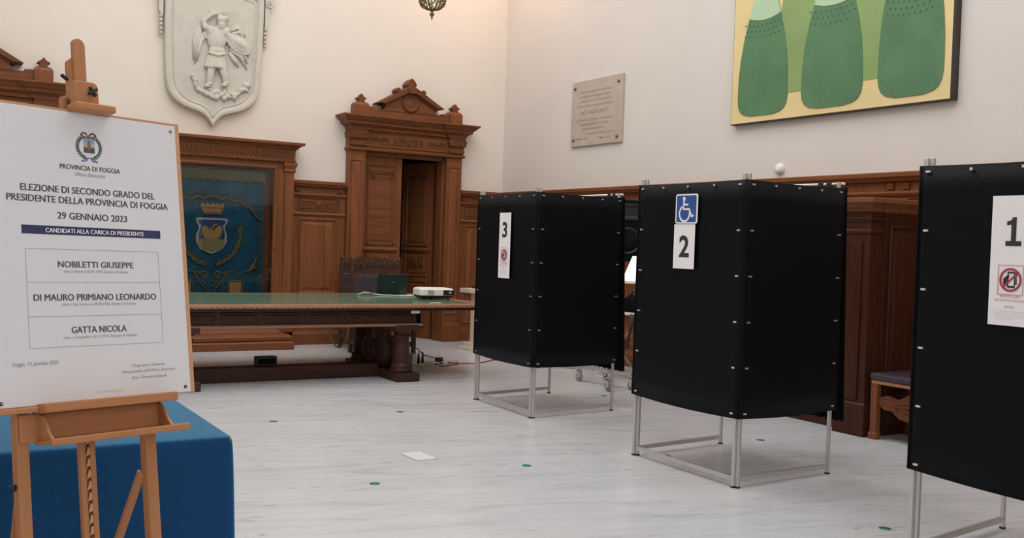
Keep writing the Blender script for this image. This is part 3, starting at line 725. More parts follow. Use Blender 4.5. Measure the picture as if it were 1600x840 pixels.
# carved bench beside the cabinet
BN = thing('bench', 'low walnut bench with dark leather seat and carved apron beside the cabinet', 'bench', (6.80, 5.44, 0), Rz)
b = MB(); b.box(.0, .95, .0, .52, .455, .485); b.build('seat_frame', 'beech', BN, .006)
b = MB(); b.box(-.012, .962, -.012, .532, .485, .545); b.build('seat', 'leather_violet', BN, .02)
for x, y in ((.03, .03), (.92, .03), (.03, .49), (.92, .49)):
    b = MB(); b.box(x-.03, x+.03, y-.03, y+.03, .0, .455); b.moulding(x-.03, x+.03, y-.03, y+.03, [(.008, 0), (.008, .05), (0, .06)]); b.build('leg', 'walnut_upright', BN, .006)
b = MB(); ap = [(.06, .30), (.12, .255), (.2, .25), (.27, .20), (.36, .185), (.42, .215), (.475, .17), (.53, .215), (.59, .185), (.68, .20), (.75, .25), (.83, .255), (.89, .30), (.89, .33), (.80, .37), (.70, .35), (.6, .40), (.475, .36), (.35, .40), (.25, .35), (.15, .37), (.06, .345)]
b.prism(ap, .015, .045)
carve(b, .475, .29, .012, .55, .14); b.build('carved_apron', 'walnut_carved', BN, .006)

# ------------------------------------------------------------------ the great table
TB = thing('long_table', 'long carved walnut table with green leather top before the display case', 'table', (CX, 0, 0))
tx = 2.20; ty0, ty1 = 9.56, 11.66; tz = .82
b = MB(); b.box(-tx+.03, tx-.03, ty0+.03, ty1-.03, .755, .812); b.build('tabletop', 'table_walnut_shaded', TB, .004)
b = MB()
for (x0, x1, y0, y1) in ((-tx, tx, ty0, ty0+.20), (-tx, tx, ty1-.20, ty1), (-tx, -tx+.22, ty0+.2, ty1-.2), (tx-.22, tx, ty0+.2, ty1-.2)): b.box(x0, x1, y0, y1, .785, tz)
b.build('top_border', 'table_edge_walnut', TB, .010)
b = MB()
for k in range(70):
    x = -tx+.03+(2*tx-.06)*k/69
    b.ell((x, ty0-.000, .797), (.036, .008, .009), (0, .30, 0), n=8, m=6)
b.build('gadroon_edge', 'table_edge_walnut', TB)
b = MB(); b.box(-tx+.20, tx-.20, ty0+.18, ty1-.18, .81, tz+.004); b.build('leather_inset', 'green_leather', TB)
ax, ay0, ay1 = 1.32, 9.66, 11.5
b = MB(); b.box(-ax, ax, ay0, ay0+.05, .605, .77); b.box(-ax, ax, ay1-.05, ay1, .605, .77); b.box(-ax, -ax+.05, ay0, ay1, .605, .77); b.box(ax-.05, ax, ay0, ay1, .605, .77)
b.build('apron', 'table_walnut_shaded', TB)
b = MB(); b.moulding(-ax, ax, ay0, ay1, [(0, .585), (.02, .587), (.024, .60), (.012, .612), (0, .615)]); b.build('apron_bead', 'table_edge_walnut', TB)
for k in range(6):
    x0 = -ax+.04+k*(2*ax-.08)/6
    b = MB(); b.panel(x0+.03, x0+.40, .63, .745, ay0, .008, .014); carve(b, x0+.215, .687, ay0-.01, .30, .07); b.build('carved_panel', 'table_walnut_shaded', TB)
for s in (-1, 1):
    b = MB(); b.box(s*1.15-.045 if s < 0 else 1.27-.05, (s*1.15-.045 if s < 0 else 1.27-.05)+.10, ay0-.018, ay0-.012, .725, .76) if False else b.box(s*1.25-.05, s*1.25+.05, ay0-.018, ay0, .722, .752)
    b.build('paper_tag', 'paper_white', TB)
    xc = s*1.15
    b = MB(); b.box(xc-.135, xc+.135, ty0, 11.02, 0, .09); b.build('runner_foot', 'table_walnut_shaded', TB, .01)
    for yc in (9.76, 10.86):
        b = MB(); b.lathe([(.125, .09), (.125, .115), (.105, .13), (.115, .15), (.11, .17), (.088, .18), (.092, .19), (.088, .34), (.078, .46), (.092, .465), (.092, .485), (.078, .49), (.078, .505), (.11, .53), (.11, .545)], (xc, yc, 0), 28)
        b.box(xc-.13, xc+.13, yc-.13, yc+.13, .54, .60); b.build('column', 'table_walnut_shaded', TB)
    b = MB()                                  # lyre-shaped carved support between the columns
    for yy in (-1, 1):
        b.tube([(xc, 10.36+yy*.08, .08), (xc, 10.36+yy*.22, .17), (xc, 10.36+yy*.25, .30), (xc, 10.36+yy*.16, .42), (xc, 10.36+yy*.18, .52), (xc, 10.36+yy*.26, .60)], [.07, .10, .10, .075, .07, .09], 12)
    b.ell((xc, 10.36, .22), (.08, .16, .16)); b.ell((xc, 10.36, .48), (.07, .14, .16))
    b.build('lyre_support', 'table_walnut_shaded', TB)
b = MB(); b.box(-1.02, 1.02, 10.06, 10.28, 0.0, .145); b.build('stretcher', 'table_walnut_shaded', TB, .008)

PB = thing('black_box', 'small black box resting on the table stretcher', 'box', (3.215, 10.18, .146))
b = MB(); b.box(-.11, .11, -.05, .05, 0, .10); b.build('case', 'iron_black', PB, .008)
b = MB(); b.box(-.095, .095, -.052, -.05, .02, .08); b.build('front_cover', 'black_cloth', PB)

# things on the table
LT = thing('laptop', 'open black laptop seen from behind on the green table top', 'laptop', (5.10, 11.22, .825), math.radians(-12))
b = MB(); b.box(-.19, .19, 0, .25, 0, .018); b.build('keyboard_base', 'laptop_shell', LT, .004)
b = MB(); b.box(-.19, .19, -.008, .0, 0, .255); lid = b.build('screen_lid', 'laptop_shell', LT, .004); lid.location = (0, .004, .012); lid.rotation_euler = (math.radians(14), 0, 0)
b = MB(); b.box(-.02, .02, -.0095, -.008, .15, .156); b.build('badge', 'aluminium', lid)
PJ = thing('projector', 'white projector with black front panel on the right end of the table', 'projector', (5.28, 10.45, .8265), math.radians(-8))
b = MB()
def rr(x0, x1, y0, y1, z, r_, n=5):
    out = []
    for (cx_, cy_, a0) in ((x1-r_, y1-r_, 0), (x0+r_, y1-r_, 90), (x0+r_, y0+r_, 180), (x1-r_, y0+r_, 270)):
        for k in range(n+1): a = math.radians(a0+90*k/n); out.append((cx_+r_*math.cos(a), cy_+r_*math.sin(a), z))
    return out
b.rings([rr(-.20, .20, -.15, .15, .045, .04), rr(-.21, .21, -.16, .16, .05, .05), rr(-.21, .21, -.16, .16, .112, .05), rr(-.20, .20, -.15, .15, .126, .05), rr(-.17, .17, -.12, .12, .133, .05)]); b.build('upper_shell', 'white_paint', PJ)
b = MB(); b.rings([rr(-.17, .17, -.12, .12, .014, .04), rr(-.20, .20, -.15, .15, .03, .04), rr(-.205, .205, -.155, .155, .055, .05)]); b.build('lower_shell', 'iron_black', PJ)
b = MB(); b.box(.07, .205, -.166, -.15, .052, .112); lp = b.build('front_panel', 'iron_black', PJ, .003)
b = MB(); b.lathe([(0, 0), (.018, 0), (.018, -.008), (.012, -.012), (0, -.010)], (.15, -.166, .083), 18, 'y'); b.build('lens', 'rubber_grey', lp)
b = MB(); 
for k in range(7): b.box(-.115+k*.011, -.109+k*.011, -.163, -.158, .056, .108)
b.build('vent_grille', 'rubber_grey', PJ)
for x, y in ((-.15, -.10), (.15, -.10), (0, .10)):
    b = MB(); b.lathe([(.012, 0), (.015, .003), (.012, .016)], (x, y, -.001), 12); b.build('foot', 'iron_black', PJ)
o = MB().tube([(4.62, 11.15, .833), (4.70, 11.12, .865), (4.80, 11.14, .848), (4.90, 11.1, .833), (5.1, 10.98, .833), (5.3, 10.93, .833)], .006, 6).build('video_cable', 'cable_white'); tag(o, 'pale video cable lying on the green table top beside the laptop', 'cable')
b = MB().tube([(4.755, 11.14, .853), (4.80, 11.14, .845)], .010, 8).build('blue_plug', 'usb_blue', o)
o = MB().box(-.09, .09, -.06, .06, 0, .004).build('paper_note', 'paper_white', None, 0, (5.28, 11.15, .825)); o.rotation_euler = (0, 0, .5); tag(o, 'white paper lying on the table between laptop and projector', 'paper')
o = MB().box(-.06, .06, -.018, .018, 0, .003).build('paper_slip', 'paper_white', None, 0, (4.97, 9.78, .8245)); tag(o, 'small white paper slip on the front border of the green table top', 'paper')

# carved armchairs behind the table
def make_chair(label, loc, rz):
    C = thing('carved_chair', label, 'chair', loc, rz, 'carved chairs behind the long table')
    W_ = .33
    for s in (-1, 1):
        b = MB(); b.box(s*W_-.024, s*W_+.024, -.024, .024, 0, 1.19); b.lathe([(.024, 1.19), (.03, 1.20), (.02, 1.21), (.03, 1.225), (.026, 1.25), (.008, 1.27)], (s*W_, 0, 0), 14); b.build('back_post', 'chair_walnut', C, .004)
        b = MB(); b.box(s*W_-.026, s*W_+.026, -.56, -.51, 0, .66); b.build('front_leg', 'chair_walnut', C, .005)
        b = MB(); b.tube([(s*W_, 0, .74), (s*W_, -.2, .72), (s*W_, -.42, .68), (s*W_, -.58, .68)], .028, 8); b.build('armrest', 'chair_walnut', C)
        b = MB(); b.box(s*W_-.016, s*W_+.016, -.53, 0, .12, .17); b.build('side_stretcher', 'chair_walnut', C, .004)
    b = MB(); b.box(-W_, W_, -.54, .0, .40, .45); b.build('seat_frame', 'chair_walnut', C, .005)
    b = MB(); b.box(-W_+.02, W_-.02, -.55, -.02, .45, .50); b.build('seat', 'leather_black', C, .02)
    b = MB(); b.box(-W_+.024, W_-.024, -.022, .012, .60, 1.02)
    bk = b.build('back_cushion', 'leather_black', C, .012)
    b = MB(); b.box(-W_+.02, W_-.02, -.012, .012, 1.06, 1.12)
    pts = [(-W_+.02, 1.11), (W_-.02, 1.11), (W_-.03, 1.20), (.24, 1.21), (.2, 1.245), (.13, 1.22), (.08, 1.25), (0, 1.27), (-.08, 1.25), (-.13, 1.22), (-.2, 1.245), (-.24, 1.21), (-W_+.03, 1.20)]
    b.prism(pts, -.014, .014)
    for s in (-1, 1):
        for k in range(4): b.tube(spiral(s*(.05+k*.08), 1.165, .035, 1.3, k, -.02, s), .009, 6)
        for k in range(3): b.lathe([(.012, 1.0), (.018, 1.02), (.012, 1.04), (.018, 1.06)], (s*(.08+k*.09), 0, 0), 10)
    b.build('carved_crest', 'chair_walnut', C, .003)
    return C
make_chair('carved walnut armchair with leather back close behind the laptop', (5.335, 12.27, 0), 0)
make_chair('carved walnut armchair half hidden behind the nearer chair, by the panelling', (5.47, 12.98, 0), 0)

# cables, sockets and router on the floor behind the table leg
o = MB().tube([(4.39, 11.56, .752), (4.395, 11.54, .5), (4.41, 11.5, .36), (4.45, 11.5, .25), (4.50, 11.5, .18), (4.56, 11.5, .155), (4.63, 11.5, .23), (4.67, 11.52, .36), (4.68, 11.55, .5), (4.685, 11.56, .752)], .010, 8).build('hanging_cable', 'cable_white'); tag(o, 'pale cable hanging in a loop under the long table', 'cable')
RT = thing('power_strip', 'beige power strip with black plugs on the floor behind the table column', 'power strip', (5.32, 10.72, 0), .2)
b = MB(); b.box(-.11, .11, -.035, .035, 0, .045); b.build('strip_body', 'beige_plastic', RT, .008)
b = MB(); b.box(.09, .115, -.03, .03, .005, .04); b.build('end_socket', 'rubber_grey', RT, .004)
for x in (-.08, -.02):
    b = MB(); b.tube([(x, 0, .045), (x+.0, .0, .10), (x+.01, .01, .17)], [.018, .014, .006], 8); b.build('plug', 'iron_black', RT)
RU = thing('router', 'small white router standing on the floor beside the table column', 'router', (5.16, 10.70, 0))
b = MB(); b.box(-.03, .03, -.06, .06, 0, .16); b.build('router_body', 'white_paint', RU, .006)
b = MB(); b.box(-.02, .02, -.062, -.06, .02, .03); b.build('port_row', 'iron_black', RU)
AD = thing('power_adapter', 'black power adapter on the floor right of the table', 'adapter', (5.72, 11.1, 0), .3)
b = MB(); b.box(-.045, .045, -.03, .03, 0, .05); b.build('adapter_body', 'iron_black', AD, .006)
b = MB(); b.tube([(.0, .0, .045), (.10, .22, .02), (.30, .6, .006), (.75, 1.2, .006), (.95, 1.7, .006)], .006, 6); b.tube([(-.04, 0, .02), (-.14, -.22, .006), (-.26, -.24, .006), (-.30, -.22, .006)], .006, 6); b.build('lead', 'iron_black', AD)
o = MB().tube([(5.48, 10.62, .008), (5.66, 10.66, .008), (5.80, 10.74, .008), (5.88, 10.90, .008), (5.76, 10.93, .010), (5.70, 10.82, .012), (5.85, 10.76, .010), (6.05, 10.74, .008), (6.21, 10.83, .008), (6.44, 10.99, .008), (6.62, 10.98, .008), (6.58, 10.65, .008), (6.50, 10.42, .008), (6.54, 10.17, .008), (6.60, 10.16, .008), (6.66, 10.15, .008)], .007, 6).build('red_cable', 'cable_red'); tag(o, 'thin red cable trailing across the marble floor towards booth 3', 'cable')

# cream stand by the doorway
ST = thing('lectern_stand', 'cream painted stand with stepped base by the wall left of booth 3', 'stand', (6.86, 12.2, 0))
b = MB(); b.box(-.20, .20, -.16, .16, 0, .05); b.box(-.14, .14, -.11, .11, .05, .10); b.build('stepped_base', 'cream_paint', ST, .005)
b = MB(); b.box(-.07, .07, -.06, .06, .10, .80); b.build('shaft', 'cream_paint', ST, .006)
b = MB(); b.box(-.20, .20, -.16, .16, .80, .86); b.build('top_board', 'cream_paint', ST, .006)
o = MB().box(-.1, .1, -.07, .07, 0, .03).build('black_case', 'iron_black', None, .004, (6.90, 12.2, .861)); tag(o, 'flat black case lying on the cream stand', 'case')

# desk group behind booth 3
DK = thing('desk', 'small desk with white top and folding metal legs between booths 3 and 2', 'desk', (7.22, 9.1, 0))
b = MB(); b.box(-.30, .45, -.42, .45, .745, .775); b.build('desktop', 'white_paint', DK, .004)
b = MB(); b.box(-.26, .42, -.36, .40, .60, .745); b.build('drawer_box', 'walnut_level', DK, .004)
for yy in (-.33, .36):
    b = MB(); b.tube([(-.24, yy, .60), (.34, yy, .0)], .016, 8); b.build('leg', 'white_paint', DK)
    b = MB(); b.tube([(.34, yy+.035, .60), (-.24, yy+.035, .0)], .016, 8); b.build('leg', 'white_paint', DK)
LP = thing('table_lamp', 'white shaded lamp standing on the white topped desk', 'lamp', (7.25, 9.13, .776))
b = MB(); b.lathe([(.09, 0), (.09, .015), (.03, .03), (.018, .06), (.03, .12), (.018, .2), (.012, .34)], (0, 0, 0), 20); b.build('lamp_base', 'brass', LP)
b = MB(); b.lathe([(.175, .345), (.06, .63), (.055, .63), (.168, .345)], (0, 0, 0), 28); b.f = [f for f in b.f if len(f) == 4]; b.sm = [True]*len(b.f); b.build('lamp_shade', 'shade_lit', LP)
b = MB(); b.lathe([(.178, .315), (.178, .345), (.17, .345), (.17, .315)], (0, 0, 0), 28); b.f = [f for f in b.f if len(f) == 4]; b.sm = [True]*len(b.f); b.build('shade_trim', 'cream_paint', LP)
BG = thing('black_bag', 'black soft bag on the white topped desk below the lamp', 'bag', (7.08, 8.85, .776))
b = MB(); b.rings([rr(-.12, .12, -.16, .16, 0, .05), rr(-.13, .13, -.18, .18, .06, .06), rr(-.12, .12, -.17, .17, .15, .06), rr(-.08, .08, -.14, .14, .19, .05)], smooth=True); b.build('bag_body', 'black_cloth', BG)
b = MB(); b.tube([(-.05, -.1, .185), (-.06, -.05, .24), (-.06, .05, .24), (-.05, .1, .185)], .01, 6); b.build('handle', 'leather_black', BG)
o = MB()
for k in range(4): o.tube([(6.904, 8.72+.02*k, .76), (6.895, 8.80, .47-.03*k), (6.895, 8.95, .43-.02*k), (6.895, 9.12, .5), (6.904, 9.2, .76)], .012, 6)
o = o.build('cable_bundle', 'iron_black'); tag(o, 'bundle of black cables hanging below the desk', 'cable')
MB().beam((-.40, -.60, .035), (.06, .10, .035), .10, .07).build('foot_bar', 'cream_paint', DK, .006)

# rolling stand behind booth 3
RS = thing('rolling_stand', 'rolling stand on grey castors, mostly hidden behind booth 3', 'trolley', (6.40, 8.75, 0))
b = MB(); b.beam((.02, .30, .165), (.16, -.46, .165), .04, .03); b.beam((.42, .33, .165), (-.12, -.46, .165), .04, .03); b.beam((.02, .30, .165), (.42, .33, .165), .04, .03); b.beam((.10, .30, .165), (.10, .30, 1.2), .05, .05); b.build('frame', 'bright_metal', RS)
b = MB(); b.box(-.28, .22, .22, .27, .9, 1.45); b.build('screen', 'iron_black', RS, .006)
for x, y in ((.02, .30), (-.14, -.46), (.16, -.46), (.42, .33)):
    b = MB(); b.lathe([(.0, -.012), (.05, -.014), (.055, -.008), (.055, .008), (.05, .014), (0, .012)], (x, y, .0555), 20, 'x'); cst = b.build('castor_wheel', 'rubber_grey', RS)
    b = MB(); b.box(x-.022, x-.016, y-.02, y+.02, .04, .13); b.box(x+.016, x+.022, y-.02, y+.02, .04, .13); b.box(x-.022, x+.022, y-.02, y+.02, .12, .15); b.build('castor_fork', 'bright_metal', cst)
SK = thing('socket_block', 'beige socket block with white cable on the floor behind booth 3', 'socket', (6.99, 10.03, 0))
b = MB(); b.box(-.05, .05, -.04, .04, 0, .06); b.build('socket_body', 'beige_plastic', SK, .012)
b = MB(); b.lathe([(.022, .06), (.022, .085), (.012, .09)], (0, 0, 0), 14); b.build('plug', 'white_paint', SK)
b = MB(); b.tube([(-.05, 0, .03), (-.12, .05, .008), (-.2, .02, .008), (-.28, .12, .008), (-.38, .1, .008)], .008, 6); b.build('lead', 'cable_white', SK)
o = MB().tube([(6.86, 10.32, .012), (6.92, 10.27, .02), (7.0, 10.29, .012), (6.98, 10.36, .02), (6.90, 10.39, .012), (6.83, 10.34, .012)], .013, 6).build('cable_coil', 'iron_black'); tag(o, 'short coil of dark cable on the floor beside the beige socket block', 'cable')

# ------------------------------------------------------------------ voting booths
def booth(label, l, c, r, bk, rod_side=True):
    l, c, r, bk = [Vector((*p, 0)) for p in (l, c, r, bk)]
    ctr = (l+c+r+bk)/4
    T_ = thing('voting_booth', label, 'voting booth', (ctr.x, ctr.y, 0), 0, 'black voting booths')
    l, c, r, bk = [p-ctr for p in (l, c, r, bk)]
    Zt, Zp, Zb = 1.995, 1.955, .445
    rw = .011
    def post(p, d):
        q = MB(); q.box(p.x+d.x-rw, p.x+d.x+rw, p.y+d.y-rw, p.y+d.y+rw, .0, Zt); o = q.build('post', 'aluminium', T_, .003)
        q = MB(); q.box(p.x+d.x-rw-.001, p.x+d.x+rw+.001, p.y+d.y-rw-.001, p.y+d.y+rw+.001, -.0, .012); q.build('foot_cap', 'iron_black', o)
    exs = [((c-l).normalized(), l, c), ((r-c).normalized(), c, r), ((bk-l).normalized(), l, bk)]
    sd = Vector((.0085, -.0105, 0))
    post(l, sd); post(l, -sd); post(c, sd); post(c, -sd); post(r, Vector((0, 0, 0))); post(bk, Vector((0, 0, 0)))
    for e, p, q_ in exs:
        for zc in (.055, Zb+.12, Zp-.03):
            m_ = MB(); m_.beam(p+e*.026+Vector((0, 0, zc)), q_-e*.026+Vector((0, 0, zc)), .02, .03); m_.build('rail', 'aluminium', T_, .002)
    w0 = .032
    def sheet(p, q_, e, nrm, nx=24):
        """thin black board on the outside of the frame, slightly wavy at its free edges"""
        m_ = MB(); rows = []
        for side in (0.0, .006):
            for zi in range(13):
                row = []
                for i in range(nx+1):
                    t_ = i/nx; u = zi/12
                    z = Zb+(Zp-Zb)*u + (-.012*math.sin(PI*t_)*(1 if u < .05 else 0)) + (-.008*math.sin(PI*t_)*(1 if u > .95 else 0))
                    bow = .010*math.sin(PI*t_)*math.cos(u*5)
                    pp = p+(q_-p)*t_+e*(w0*(t_-.5)*2)+nrm*(.0265+side+bow)
                    row.append((pp.x, pp.y, z))
                rows.append(row)
        k = nx+1; vs = [v for r_ in rows for v in r_]; fs = []
        half_ = 13*k
        for zi in range(12):
            for i in range(nx):
                a = zi*k+i; fs.append((a, a+k, a+k+1, a+1)); a += half_; fs.append((a, a+1, a+k+1, a+k))
        for i in range(nx):
            fs.append((i, i+1, half_+i+1, half_+i)); a = 12*k+i; fs.append((a, half_+a, half_+a+1, a+1))
        for zi in range(12):
            a = zi*k; fs.append((a, half_+a, half_+a+k, a+k)); a += nx; fs.append((a, a+k, half_+a+k, half_+a))
        m_.add(vs, fs, True); o = m_.build('panel', 'black_panel', T_)
        ang = math.atan2(e.y, e.x); L0 = (q_-p).length
        R_ = Matrix.Translation((p.x, p.y, 0)) @ Matrix.Rotation(ang, 4, 'Z')
        sgn = 1 if (R_.to_3x3() @ Vector((0, -1, 0))).dot(nrm) > 0 else -1
        for x_ in (.022, L0-.022):
            for kz in range(6):
                zz = Zb+.03+(Zp-Zb-.06)*kz/5
                f_ = MB(); f_.box(x_-.013, x_+.013, sgn*-.040, sgn*-.026, zz-.005, zz+.005, R_); f_.build('fastener', 'bright_metal', o)
        for kx in range(1, 4):
            x_ = L0*kx/4
            f_ = MB(); f_.box(x_-.007, x_+.007, sgn*-.045, sgn*-.026, Zp-.035, Zp-.022, R_); f_.build('fastener', 'bright_metal', o)
    out = lambda a, b_: -(((r+bk)/2+(l+c)/2)/2 - (a+b_)/2).normalized()
    e = (c-l).normalized(); sheet(l, c, e, Vector((e.y, -e.x, 0)) if Vector((e.y, -e.x, 0)).dot(out(l, c)) > 0 else Vector((-e.y, e.x, 0)))
    e = (r-c).normalized(); nn = Vector((e.y, -e.x, 0)); sheet(c, r, e, nn if nn.dot(out(c, r)) > 0 else -nn)
    e = (bk-l).normalized(); nn = Vector((e.y, -e.x, 0)); sheet(l, bk, e, nn if nn.dot(out(l, bk)) > 0 else -nn)
    # curtain rod and curtain on the entrance side
    e = (bk-r).normalized(); nn = Vector((e.y, -e.x, 0)); nn = nn if nn.dot(out(r, bk)) > 0 else -nn
    m_ = MB(); m_.tube([r-e*.02+nn*.03+Vector((0, 0, 1.985)), r*.6+bk*.4+nn*.03+Vector((0, 0, 1.988)), bk+e*.02+nn*.03+Vector((0, 0, 1.985))], .009, 8); rod = m_.build('curtain_rod', 'white_paint', T_)
    for t_ in (.10, .17):
        p = r+(bk-r)*t_+nn*.03; m_ = MB(); m_.box(p.x-.012, p.x+.012, p.y-.022, p.y+.022, 1.93, 2.0); m_.build('rod_clip', 'iron_black', rod, .003)
    m_ = MB(); nx = 60; A_ = []; B_ = []
    for i in range(nx+1):
        t_ = i/nx*.62-.03; p = r+(bk-r)*t_
        for z, amp, lst in ((1.96, .010, A_), (.36, .022, B_)):
            w_ = nn*(.022+(.055 if z < 1 else .0)+amp*math.sin(i*.9)+.02)
            lst.append((p.x+w_.x, p.y+w_.y, z))
    mid = [tuple((a+b_)/2 for a, b_ in zip(p, q_)) for p, q_ in zip(A_, B_)]
    allr = [A_, mid, B_]
    vs = [v for r_ in allr for v in r_]; k = nx+1; fs = [(j*k+i, j*k+i+1, (j+1)*k+i+1, (j+1)*k+i) for j in range(2) for i in range(nx)]
    off = len(vs); vs += [(x+nn.x*.004, y+nn.y*.004, z) for x, y, z in vs]; fs += [tuple(off+i for i in reversed(f)) for f in fs]
    m_.add(vs, fs, True); m_.build('curtain', 'black_cloth', T_)
    return T_
B3 = ((4.68, 8.28), (4.64, 7.23), (5.56, 7.31), (5.59, 8.40))
B2 = ((4.54, 5.66), (4.52, 4.62), (5.41, 4.66), (5.44, 5.74))
B1 = ((4.33, 3.17), (4.30, 2.12), (5.22, 2.20), (5.27, 3.29))
booth('black panelled voting booth with sign 3, farthest of the three', *B3)
booth('black panelled voting booth with wheelchair sign and number 2, the middle one', *B2)
booth('black panelled voting booth with sign 1 at the right edge', *B1)

# signs: local x to the right, facing -y; set on the panels
def sign_frame(name, label, Bc, Y, z, cat='sign'):
    l, c = Vector((*Bc[0], 0)), Vector((*Bc[1], 0)); e = (c-l).normalized(); n_ = Vector((e.y, -e.x, 0)); n_ = n_ if n_.x < 0 else -n_
    t_ = (Y-l.y)/(c.y-l.y); p = l+(c-l)*t_+n_*.0445
    return thing(name, label, cat, (p.x, p.y, z), math.atan2(e.y, e.x))
def no_phone(parent, xc, zc, s):
    q = MB(); q.stroke([(xc-s*.62, zc-s*.68), (xc+s*.62, zc-s*.68), (xc+s*.62, zc+s*.68), (xc-s*.62, zc+s*.68), (xc-s*.62, zc-s*.69)], s*.035, -.0035, -.002); q.build('icon_border', 'ink_red_pale', parent)
    q = MB()                                  # telephone outline and gripping hand
    q.stroke([(xc-s*.13, zc-s*.32), (xc+s*.20, zc-s*.32)], s*.10, -.0035, -.002); q.stroke([(xc-s*.13, zc+s*.34), (xc+s*.20, zc+s*.34)], s*.08, -.0035, -.002)
    q.stroke([(xc-s*.13, zc-s*.34), (xc-s*.13, zc+s*.36)], s*.05, -.0035, -.002); q.stroke([(xc+s*.20, zc-s*.34), (xc+s*.20, zc+s*.36)], s*.05, -.0035, -.002)
    q.prism([(xc-s*.36, zc-s*.22), (xc-s*.16, zc-s*.26), (xc-s*.12, zc+s*.05), (xc-s*.05, zc+s*.2), (xc-s*.12, zc+s*.24), (xc-s*.36, zc+s*.06)], -.0035, -.002)
    for k in range(4): q.box(xc+s*.2, xc+s*.32, -.0035, -.002, zc-s*.20+k*s*.12, zc-s*.12+k*s*.12)
    q.build('phone_icon', 'ink_black', parent)
    q = MB(); q.stroke(arc(xc, zc, s*.50, 0, 360, 40), s*.10, -.0045, -.0035); q.stroke([(xc-s*.35, zc-s*.35), (xc+s*.35, zc+s*.35)], s*.09, -.0045, -.0035); q.build('prohibition_ring', 'ink_red', parent)
def vote_sheet(num, label, Bc, Y, z0):
    T_ = sign_frame('paper_sign', label, Bc, Y, z0)
    q = MB(); q.box(0, .21, -.0015, 0, 0, .59); q.build('sheet', 'paper_white', T_)
    if num == '1':
        q = MB(); q.prism([(.072, .362), (.148, .362), (.148, .384), (.122, .384), (.122, .492), (.103, .492), (.098, .478), (.076, .473), (.076, .456), (.098, .458), (.098, .384), (.072, .384)], -.003, -.0015); q.build('numeral', 'ink_black', T_)
    else:
        lettering(num, .058, .148, .372, .128, -.0025, 'ink_black', T_, .028, 'numeral')
    no_phone(T_, .105, .208, .098)
    lettering("VIETATO L'USO", .055, .155, .128, .010, -.0025, 'ink_red_pale', T_, .006)
    lettering("DEI TELEFONI CELLULARI", .03, .18, .110, .010, -.0025, 'ink_red_pale', T_, .006)
    lettering("AVVISO", .08, .13, .080, .010, -.0025, 'ink_red_pale', T_, .006)
    for k in range(4): lettering("Si avvisano gli elettori che non e ammesso introdurre telefoni nelle cabine", .03, .18 if k < 3 else .12, .062-k*.011, .006, -.0025, 'ink_pale', T_, 0)
    return T_
vote_sheet('3', 'white paper sign with number 3 taped to the farthest booth', B3, 7.84, 1.19)
vote_sheet('1', 'white paper sign with number 1 taped to the nearest booth', B1, 2.785, 1.205)
T_ = sign_frame('paper_sign', 'white paper sign with number 2 taped to the middle booth', B2, 5.262, 1.372)
q = MB(); q.box(0, .215, -.0015, 0, 0, .30); q.build('sheet', 'paper_white', T_)
lettering('2', .058, .162, .083, .135, -.0025, 'ink_black', T_, .028, 'numeral')
T_ = sign_frame('wheelchair_sign', 'blue wheelchair access sign above the number 2', B2, 5.252, 1.676)
def rrect(x0, x1, z0, z1, r_, n=5):
    out = []
    for (a, c, a0) in ((x1-r_, z1-r_, 0), (x0+r_, z1-r_, 90), (x0+r_, z0+r_, 180), (x1-r_, z0+r_, 270)):
        for k in range(n+1): t_ = math.radians(a0+90*k/n); out.append((a+r_*math.cos(t_), c+r_*math.sin(t_)))
    return out
q = MB(); q.prism(rrect(0, .225, 0, .20, .018), -.004, 0); q.build('plate', 'paper_white', T_)
q = MB(); q.prism(rrect(.012, .213, .010, .190, .012), -.005, -.004); q.build('blue_field', 'sign_blue', T_)
q = MB()
q.prism(arc(.088, .168, .014, 0, 345, 16), -.0065, -.005)
q.stroke([(.088, .155), (.083, .098), (.142, .098), (.170, .048), (.190, .056)], .015, -.0065, -.005)
q.stroke([(.086, .128), (.132, .128)], .012, -.0065, -.005)
q.stroke(arc(.096, .068, .052, 118, 372, 26), .013, -.0065, -.005)
q.build('wheelchair_symbol', 'paper_white', T_)

# ------------------------------------------------------------------ hanging lantern
LN = thing('hanging_lantern', 'pierced brass lantern bowl hanging from the ceiling near the end wall', 'lantern', (5.15, 10.45, 4.295))
b = MB(); b.lathe([(.155, .0), (.165, .012), (.165, .03), (.15, .04), (.14, .03), (.145, .0)], (0, 0, 0), 32); b.f = [f for f in b.f if len(f) == 4]; b.sm = [True]*len(b.f); b.build('top_ring', 'brass', LN)
b = MB()
for k in range(8):
    a = 2*PI*k/8; ca, sa = math.cos(a), math.sin(a)
    b.tube([(r_*ca, r_*sa, z) for r_, z in ((.155, .005), (.145, -.04), (.115, -.09), (.06, -.115), (.02, -.12))], .010, 6)
    a2 = a+PI/8
    pts = []
    for i in range(18):
        t_ = i/17; ang = a2+.22*math.sin(t_*2*PI)*(1-t_*.4); r_ = .158*math.cos(t_*1.05); pts.append((r_*math.cos(ang), r_*math.sin(ang), -.115*math.sin(t_*1.35)))
    b.tube(pts, .007, 6)
    pts = []
    for i in range(14):
        u = 2*PI*i/13*.9; ang = a2+.15*math.cos(u); zz = -.045+.025*math.sin(u); r_ = .155-.06*max(0, (-zz-.03))/.06
        pts.append((r_*math.cos(ang), r_*math.sin(ang), zz))
    b.tube(pts, .006, 5)
b.build('pierced_bowl', 'brass', LN)
b = MB(); b.lathe([(.06, -.115), (.045, -.128), (.018, -.135), (.012, -.15), (.028, -.165), (.03, -.178), (.018, -.19), (.010, -.205), (.012, -.215), (.003, -.235)], (0, 0, 0), 18); b.build('finial', 'brass', LN)
